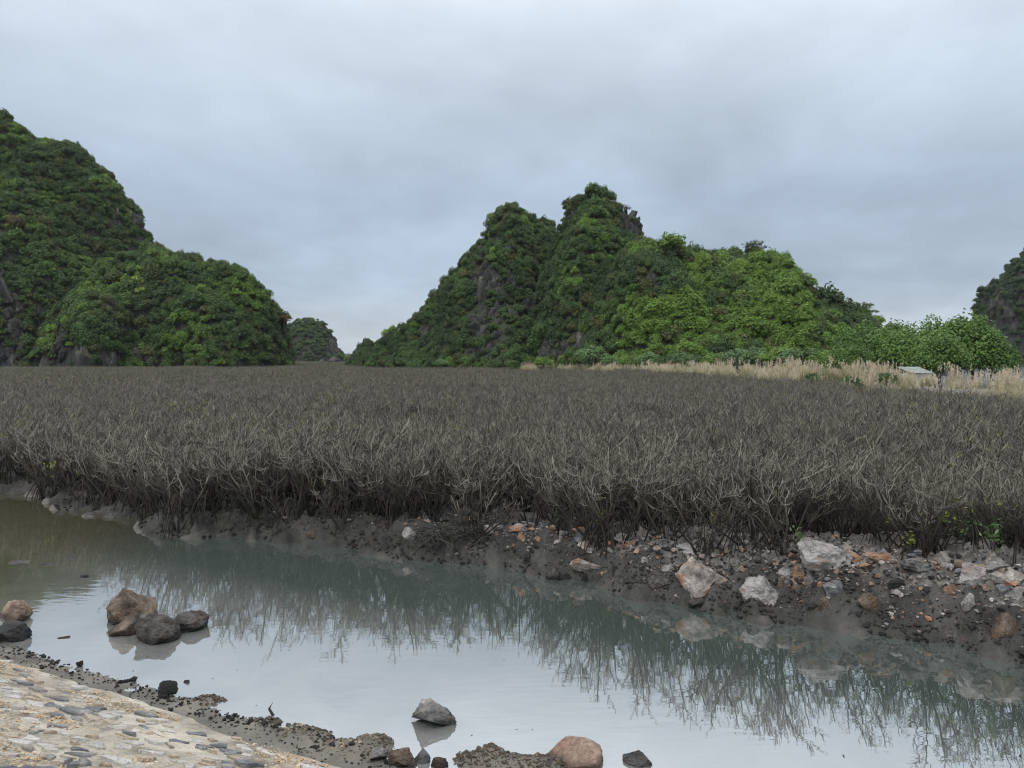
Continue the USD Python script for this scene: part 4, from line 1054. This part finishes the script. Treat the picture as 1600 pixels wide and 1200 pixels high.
for px, py, cls, s, lab in [
        (1178, 410, OPEN, 1.0, 'dark open-crowned tree standing above the skyline of the green hill shoulder'),
        (1200, 420, OPEN, .75, 'smaller open dark tree just below the tall open-crowned skyline tree'),
        (1118, 406, TREES['dark'][0], .75, 'small dark tree on the skyline left of the open-crowned tree'),
        (1145, 408, TREES['mid'][1], .75, 'rounded green tree on the skyline between two dark skyline trees'),
        (1050, 398, TREES['bright'][1], 1.25, 'bright light-green tree on the skyline right of the tallest spire'),
        (1290, 485, TREES['dark'][1], 1.35, 'tall dark tree at the lower end of the hill shoulder'),
        (1318, 495, TREES['dark'][2], 1.1, 'dark tree right of the tall dark tree at the end of the shoulder'),
        (1350, 500, UMB, 1.0, 'umbrella-shaped tree over the skyline above the mangrove trees'),
        (215, 458, TREES['lime'][0], 1.1, 'striking lime-yellow tree in the middle of the big left hill'),
        (222, 466, TREES['lime'][1], .7, 'small lime-yellow tree right below the striking lime tree'),
        (444, 530, TREES['rust'][1], 1.0, 'rusty brown tree at the right foot of the big left hill'),
        (449, 548, TREES['rust'][0], .9, 'rusty brown tree below the other one at the left hill end'),
        (925, 315, TREES['mid'][0], .8, 'green tree on the very top of the tallest spire'),
        (975, 340, OPEN, .7, 'open dark tree leaning from the right shoulder of the tallest spire'),
        (992, 355, OPEN, .6, 'open dark tree on the cliff edge of the tallest spire'),
        (108, 244, TREES['dark'][0], .9, 'dark bump of a tree on the skyline of the big left hill')]:
    g = hill_point(G_LEFT if px < 500 else G_CENTRE, px, py)
    tag(copy_of(cls, 'skyline_tree' if py < 470 else 'hill_tree', g - [0, 0, .4], px * .7, s), lab, 'tree')

# the row of green mangrove trees at the right, and bushes at the hill foot
def near_tree(name, seed, mat, R, H, lobes, per, leaf, low=.12, high=.82):
    return make_tree(name, seed, mat, R, H, lobes, per, leaf, r0=.14, low=low, high=high)
BIG = [near_tree(f'green_mangrove_model_{k}', 500 + k, 'mangrove', 2.9, 4.9, 46, 150, .13) for k in range(3)]
for i, (px, top, D, s, lab) in enumerate([
        (1342, 512, 88, .88, 'round green mangrove tree at the left end of the tree row by the hill'),
        (1378, 503, 92, 1.0, 'green mangrove tree second from the hill in the tree row'),
        (1412, 515, 84, .85, 'low green mangrove tree above the white-roofed hut'),
        (1445, 505, 90, .95, 'green mangrove tree behind the right side of the hut'),
        (1492, 489, 88, 1.15, 'tallest green mangrove tree in the row at the tan grass'),
        (1522, 505, 92, .95, 'green mangrove tree right of the tallest one in the row'),
        (1548, 523, 86, .80, 'last small green mangrove tree at the right end of the row'),
        (1468, 518, 80, .78, 'low green mangrove tree in front of the tallest one'),
        (1325, 532, 82, .65, 'low bushy mangrove tree where the row meets the hill')]):
    P = at_depth(px, 560, D)
    ztop = EYE + (560 - top) / 1200 * D
    s = (ztop - .9) / 4.3
    tag(copy_of(BIG[i % 3], 'mangrove_tree', (P[0], P[1], .7), i * 1.9, (s * .9, s * .9, s)), lab, 'tree', 'green mangrove trees in a row')
BUSH = [near_tree(f'bush_model_{k}', 540 + k, m, 1.9, 2.4, 20, 110, .13, .05, .7) for k, m in enumerate(['fresh', 'bright', 'mid'])]
rng = np.random.default_rng(91)
for i, (px, py, D, s, m, lab) in enumerate([
        (926, 540, 128, 1.45, 0, 'large pale green bush at the foot of the spire beside tan grass'), (905, 552, 126, .8, 2, 'green bush left of the large pale green bush'), (957, 556, 120, .8, 0, 'pale green bush right of the large pale one'),
        (985, 553, 118, .9, 1, 'bright green bush below the cliff patch on the hill foot'), (1012, 550, 114, 1.0, 0, 'pale bush third right of the large pale bush'), (1040, 552, 110, .85, 2, 'mid green bush in the middle of the hill foot'),
        (1066, 548, 108, 1.0, 0, 'pale leafy bush under the steep green slope'), (1095, 553, 104, .9, 2, 'dark-tinted bush at the hill foot above tan grass'), (1120, 549, 100, .95, 1, 'bright bush above the tallest tan grass tuft'),
        (1150, 545, 98, 1.0, 0, 'pale green bush behind the tan grass tufts'), (1182, 542, 95, 1.1, 0, 'wide pale green bush left of the dark hollow'), (1212, 540, 92, 1.05, 1, 'bright bush in front of the dark hollow'),
        (1240, 545, 90, 1.0, 0, 'pale bush right of the dark hollow at the hill foot'), (1268, 541, 88, 1.1, 2, 'green bush below the tall dark trees'), (1298, 545, 86, 1.05, 1, 'bright green bush at the right foot of the hill'),
        (650, 562, 150, .9, 2, 'green bush at the left edge of the far tan grass'), (690, 560, 148, .7, 0, 'small pale bush inside the far tan grass'), (800, 560, 140, .8, 2, 'green bush behind the far tan grass'),
        (850, 556, 136, .9, 1, 'bright bush between far tan grass and rock wall'), (1385, 580, 58, .42, 2, 'small dark green bush in the tan grass left of the hut'), (1275, 580, 66, .55, 2, 'low green bush at the thicket edge'), (1330, 585, 60, .5, 2, 'low green bush in front of the tan grass')]):
    P = at_depth(px, py, D)
    h = 2.4 * s
    zt = EYE + (560 - py) / 1200 * D
    tag(copy_of(BUSH[m], 'bush', (P[0], P[1], max(zt - h * .9, terr(P[0], P[1], False))), i * 1.3, (s * 1.25, s * 1.1, s)), lab, 'bush', 'bushes at the hill foot')

# ------------------------------------------------------------------ tall tan grass on the dike
def straw(name, lo, hi):
    return M(name, {'tn': ('attribute', {'attribute': 'tone'}), 'g': ('geometry', {}), 'r': ('rgb_ramp', {'ramp': [(0, lo), (1, hi)]}), 'oi': ('object_info', {}), 'mx': ('mix_float', {'fac': .4}), 'p': ('diffuse_bsdf', {}), 't': ('translucent_bsdf', {}), 'm': ('mix_closure', {'fac': .25})},
             [('tn.fac', 'mx.a'), ('oi.random', 'mx.b'), ('mx.result', 'r.fac'), ('r.color', 'p.color'), ('r.color', 't.color'), ('p.BSDF', 'm.closure1'), ('t.BSDF', 'm.closure2')], 'm.closure')
STRAW, REED, PLUME = straw('straw', (.25, .225, .13), (.50, .46, .31)), straw('green_blade', (.09, .13, .04), (.24, .28, .11)), straw('plume', (.40, .32, .23), (.64, .56, .44))
def blades(n, H, spread, droop, width, rng):
    a = rng.uniform(0, 6.28, n); t0 = np.abs(rng.normal(0, spread, n))
    d = np.stack([np.cos(a) * np.sin(t0), np.sin(a) * np.sin(t0), np.cos(t0)], 1)
    L = H * rng.uniform(.6, 1.1, n); k = 6
    P = np.zeros((n, k, 3)); P[:, 0, :2] = rng.normal(0, .16, (n, 2))
    out = np.stack([np.cos(a), np.sin(a), np.zeros(n)], 1)
    for i in range(1, k):
        P[:, i] = P[:, i - 1] + d * (L / (k - 1))[:, None]
        d = d + out * droop * i / k * .5 - np.array([0, 0, 1.0]) * droop * (i / k) ** 2
        d /= np.linalg.norm(d, axis=1, keepdims=True)
    side = np.cross(out, [0, 0, 1.0])[:, None] * (width * np.array([1, 1, .9, .75, .5, .12]))[None, :, None]
    v = np.stack([P - side, P + side], 2).reshape(-1, 3)
    i = np.arange(k - 1) * 2
    q = np.stack([i, i + 1, i + 3, i + 2], 1)
    q = (q[None] + (np.arange(n) * k * 2)[:, None, None]).reshape(-1, 4)
    return (v, np.vstack([q[:, [0, 1, 2]], q[:, [0, 2, 3]]])), P[:, -1]
def make_grass(name, seed, green, plumes):
    c = model(name); rng = np.random.default_rng(seed)
    b, _ = blades(230, 1.6, .38, .55, .011, rng)
    tag(toned(f'{c}/blade', b, STRAW).GetPrim(), kind='stuff')
    if green:
        b, _ = blades(green, 1.3, .34, .4, .013, rng)
        tag(toned(f'{c}/green_blade', b, REED).GetPrim(), kind='stuff')
    if plumes:
        b, tips = blades(plumes, 2.0, .20, .12, .006, rng)
        C = np.repeat(tips, 14, 0); h = rng.uniform(-.35, .05, len(C)); C = C + np.stack([rng.normal(0, .025, len(C)), rng.normal(0, .025, len(C)), h], 1)
        l = leaves(C, rng.normal(0, 1, C.shape) * [1, 1, .2], .06, rng, .3)
        tag(toned(f'{c}/plume', join([b, l]), PLUME).GetPrim(), kind='stuff')
    return c
GRASS = [make_grass(f'grass_model_{k}', 700 + k, g, p) for k, (g, p) in enumerate([(20, 14), (80, 8), (140, 10), (10, 22)])]
rng = np.random.default_rng(17)
def dike_points(n, t0, t1, across, rng):
    seg = np.linalg.norm(np.diff(DIKE, axis=0), axis=1); cum = np.concatenate([[0], np.cumsum(seg)])
    u = rng.uniform(t0, t1, n) * cum[-1]
    P = np.stack([np.interp(u, cum, DIKE[:, 0]), np.interp(u, cum, DIKE[:, 1])], 1)
    return P + rng.normal(0, across, (n, 2))
P = dike_points(2600, .12, .9, 2.6, rng)
ppx, _ = project(np.stack([P[:, 0], P[:, 1], np.full(len(P), 2.0)], 1))
okp = (~in_field(P[:, 0], P[:, 1])) & (ppx > 690) & (ppx < 1680) & (np.hypot(P[:, 0], P[:, 1]) > 38)
P = P[okp]; ppx = ppx[okp]
gapn = fbm(np.stack([P[:, 0] * .22, P[:, 1] * .22, P[:, 0] * 0], 1), 2, 4)
kk = gapn > np.where(ppx < 1060, .52, .47)
P, ppx = P[kk], ppx[kk]
zz = terr(P[:, 0], P[:, 1], False)
instancer('tall_grass', GRASS, np.column_stack([P, zz]), rng.uniform(0, 6.28, len(P)), rng.normal(.88, .24, len(P)) * np.interp(ppx, [900, 1300], [.66, 1]), rng.choice(4, len(P), p=[.27, .26, .31, .16]))
for px, D, s, k, lab in [(1590, 41, 1.25, 0, 'big arching straw-coloured grass tuft at the right edge of the dike'), (1558, 42, 1.2, 3, 'tall tan grass tuft with feathery plumes near the right end'), (1528, 43, 1.15, 0, 'straw grass tuft left of the feathery one'),
                         (1500, 44, 1.0, 2, 'half green grass tuft between two straw tufts'), (1472, 46, 1.15, 0, 'broad straw grass tuft right of the hut'), (1440, 50, .8, 1, 'low grass tuft right in front of the hut'), (1395, 50, 1.2, 2, 'greenish tall grass tuft left of the hut'),
                         (1362, 52, 1.1, 3, 'plumed tan grass tuft left of the greenish tuft'), (1325, 56, 1.0, 0, 'straw tuft beside the low green bush'), (1290, 60, 1.0, 0, 'straw tuft above the thicket edge'), (1240, 66, 1.1, 3, 'plumed tuft half way along the dike'), (1165, 78, 1.25, 0, 'tall straw tuft standing out before the hill foot'), (1135, 82, 1.2, 3, 'second tall straw tuft before the hill foot')]:
    g = at_depth(px, 575, D)
    tag(copy_of(GRASS[k], 'grass_tuft', (g[0], g[1], terr(g[0], g[1], False)), px, s), lab, 'grass tuft', 'tan grass tufts on the dike')

# ------------------------------------------------------------------ small hut behind the grass
TIN = M('pale_tin', {'g': ('geometry', {}), 'n': ('noise_texture', {'scale': 2.0, 'detail': 5.0}), 'r': ('rgb_ramp', {'ramp': [(.35, (.10, .155, .15)), (.65, (.20, .245, .235))]}), 'p': ('principled_bsdf', {'roughness': .5})}, [('g.position', 'n.vector'), ('n.fac', 'r.fac'), ('r.color', 'p.base_color')])
WALL = M('whitewash', {'g': ('geometry', {}), 'n': ('noise_texture', {'scale': 1.5, 'detail': 6.0}), 'r': ('rgb_ramp', {'ramp': [(.35, (.30, .30, .28)), (.65, (.60, .60, .57))]}), 'p': ('principled_bsdf', {'roughness': .85})}, [('g.position', 'n.vector'), ('n.fac', 'r.fac'), ('r.color', 'p.base_color')])
hp = at_depth(1430, 575, 72)
hut = tag(xform('hut', (hp[0], hp[1], .45), .12), 'small hut with a pale turquoise sheet roof half hidden in tan grass', 'hut')
HP = hut.GetPath().pathString
for (sx, sy, cx, cy) in [(2.0, .06, 0, -.9), (2.0, .06, 0, .9), (.06, 1.74, -.97, 0), (.06, 1.74, .97, 0)]:
    b = trimesh.creation.box([sx, sy, 1.75]); b.apply_translation([cx, cy, .775]); mesh('wall', b, WALL, HP)
u = np.linspace(-1.15, 1.15, 47)
uu, vv_ = np.meshgrid(u, np.array([-1.15, 1.15]))
zr = 1.70 + (vv_ + 1.15) * .24 + .018 * np.sin(uu * 2 * np.pi / .15)
top = grid_mesh(uu, vv_, zr); bot = grid_mesh(uu, vv_, zr - .012)
mesh('roof', join([top, (bot[0], bot[1][:, ::-1])]), TIN, HP, smooth=50)
b = trimesh.creation.box([.6, .05, 1.3]); b.apply_translation([.3, -.94, .55]); mesh('door', b, BARK, HP)

# ------------------------------------------------------------------ brush, log, sticks, seedlings
rng = np.random.default_rng(33)
g = ground_at(702, 838)
n = 110
st = np.stack([rng.normal(0, .30, n), rng.normal(.05, .14, n), rng.uniform(-.20, .16, n)], 1)
a = rng.uniform(0, 6.28, n); tl = rng.uniform(.9, 2.3, n)
d = np.stack([np.cos(a) * np.sin(tl), np.sin(a) * np.sin(tl) * .5 - .2, np.cos(tl)], 1); d /= np.linalg.norm(d, axis=1, keepdims=True)
Pb, _ = curve(st, d, rng.uniform(.2, .75, n), -.12, 6, rng, .16)
brush = xform('brush_tangle', (g[0], g[1] - .02, g[2] + .06))
DARKTWIG = M('wet_twig', {'tn': ('attribute', {'attribute': 'tone'}), 'g': ('geometry', {}), 'r': ('rgb_ramp', {'ramp': [(0, (.028, .025, .022)), (.8, (.075, .066, .056)), (1, (.20, .18, .15))]}), 'p': ('principled_bsdf', {'roughness': .7})}, [('tn.fac', 'r.fac'), ('r.color', 'p.base_color')])
mesh('root_tangle', tubes(Pb[:75], np.linspace(.012, .006, 6)[None] * np.ones((75, 1)), 4), DARKTWIG, brush.GetPath().pathString, smooth=True)
mesh('twig_tangle', tubes(Pb[75:], np.linspace(.008, .004, 6)[None] * np.ones((35, 1)), 4), DARKTWIG, brush.GetPath().pathString, smooth=True)
tag(brush, 'dark tangle of uprooted twigs and roots hanging over the mud bank', 'brush pile')
p0, p1 = ground_at(1494, 889), ground_at(1572, 903)
Pl = np.linspace(p0, p1, 7) + [0, 0, .07] + np.stack([np.zeros(7), rng.normal(0, .012, 7), rng.normal(0, .008, 7)], 1)
LOG = M('log_bark', {'g': ('geometry', {}), 'n': ('noise_texture', {'scale': 9.0, 'detail': 6.0}), 'r': ('rgb_ramp', {'ramp': [(.3, (.07, .055, .04)), (.7, (.22, .175, .13))]}), 'b': ('bump', {'strength': .6, 'distance': .02}), 'p': ('principled_bsdf', {'roughness': .85})},
        [('g.position', 'n.vector'), ('n.fac', 'r.fac'), ('n.fac', 'b.height'), ('b.normal', 'p.normal'), ('r.color', 'p.base_color')])
tag(mesh('log', tubes(Pl[None], np.full((1, 7), .055) * np.linspace(1.1, .85, 7), 9), LOG, smooth=40), 'brown fallen log lying along the crest of the mud bank', 'log')
g = ground_at(423, 1122)
Ps = g + np.array([[.01, 0, -.08], [.02, .01, .02], [-.015, .0, .09], [.02, .0, .15]])
tag(mesh('stick', tubes(Ps[None], np.array([[.012, .016, .012, .004]]), 6), DARKTWIG, smooth=True), 'short black bent stick poking up from the shallow water', 'stick')
def make_seedling(name, seed, n=16):
    c = model(name); rng = np.random.default_rng(seed)
    P, _ = curve(rng.normal(0, .05, (4, 3)) * [1, 1, 0], np.tile([0, 0, 1.0], (4, 1)) + rng.normal(0, .3, (4, 3)), rng.uniform(.2, .42, 4), .05, 5, rng, .1)
    usdkit.mesh(stage, f'{c}/stem', tubes(P, np.linspace(.008, .004, 5)[None] * np.ones((4, 1)), 4), BARK, smooth=True)
    t = P[rng.integers(0, 4, n), rng.integers(2, 5, n)] + rng.normal(0, .045, (n, 3))
    tag(toned(f'{c}/leaf', leaves(t, rng.normal(0, .6, (n, 3)) + [0, -.3, .8], rng.uniform(.035, .06, n), rng, .42), LEAF['fresh' if seed % 2 else 'sprig']).GetPrim(), kind='stuff')
    return c
SEED = [make_seedling(f'seedling_model_{k}', 901 + k, 34 + 10 * k) for k in range(3)]
for px, py, s, k, lab in [(872, 822, .8, 0, 'small green seedling at the thicket foot above the tan rock'), (1020, 815, 1.2, 2, 'leafy green seedling cluster in shadow above the pale crest'), (1044, 822, 1.0, 1, 'yellowish seedling right of the leafy seedling cluster'), (942, 826, 1.0, 1, 'bright seedling with upright leaves above the pinkish white rock'),
                          (1052, 806, .9, 0, 'green seedling deeper in the thicket behind the leafy cluster'), (1120, 838, 1.0, 1, 'yellow-green seedling behind the long whitish slab'), (1255, 862, 1.0, 0, 'thin seedling left of the big whitish crest boulder'), (1505, 876, 1.1, 2, 'low green seedling behind the log'),
                          (1555, 870, 1.2, 2, 'yellow-green seedling at the right end of the thicket foot'), (1575, 868, .9, 0, 'seedling beside the last yellow-green one on the right'), (1420, 872, .9, 1, 'small yellowish seedling behind the grey pitched slab'), (45, 746, 1.0, 1, 'yellow-green seedling among stilt roots on the left mud spur')]:
    g = ground_at(px, py + 12) + [px / 1200 * .3 - .2, .35, 0]
    g[2] = terr(g[0], g[1])
    tag(copy_of(SEED[k], 'mangrove_seedling', g, px, s * .75), lab, 'seedling', 'green seedlings at the thicket foot')

# ------------------------------------------------------------------ air
hz = trimesh.creation.box([2400, 2300, 92]); hz.apply_translation([0, 900, 42])
HAZE = usdkit.material(stage, '/World/Looks/haze', {'v': ('principled_volume', {'color': (.93, .95, .98), 'density': .00004})}, [], volume='v.volume')
if True:
    tag(mesh('haze', hz, HAZE), kind='stuff')
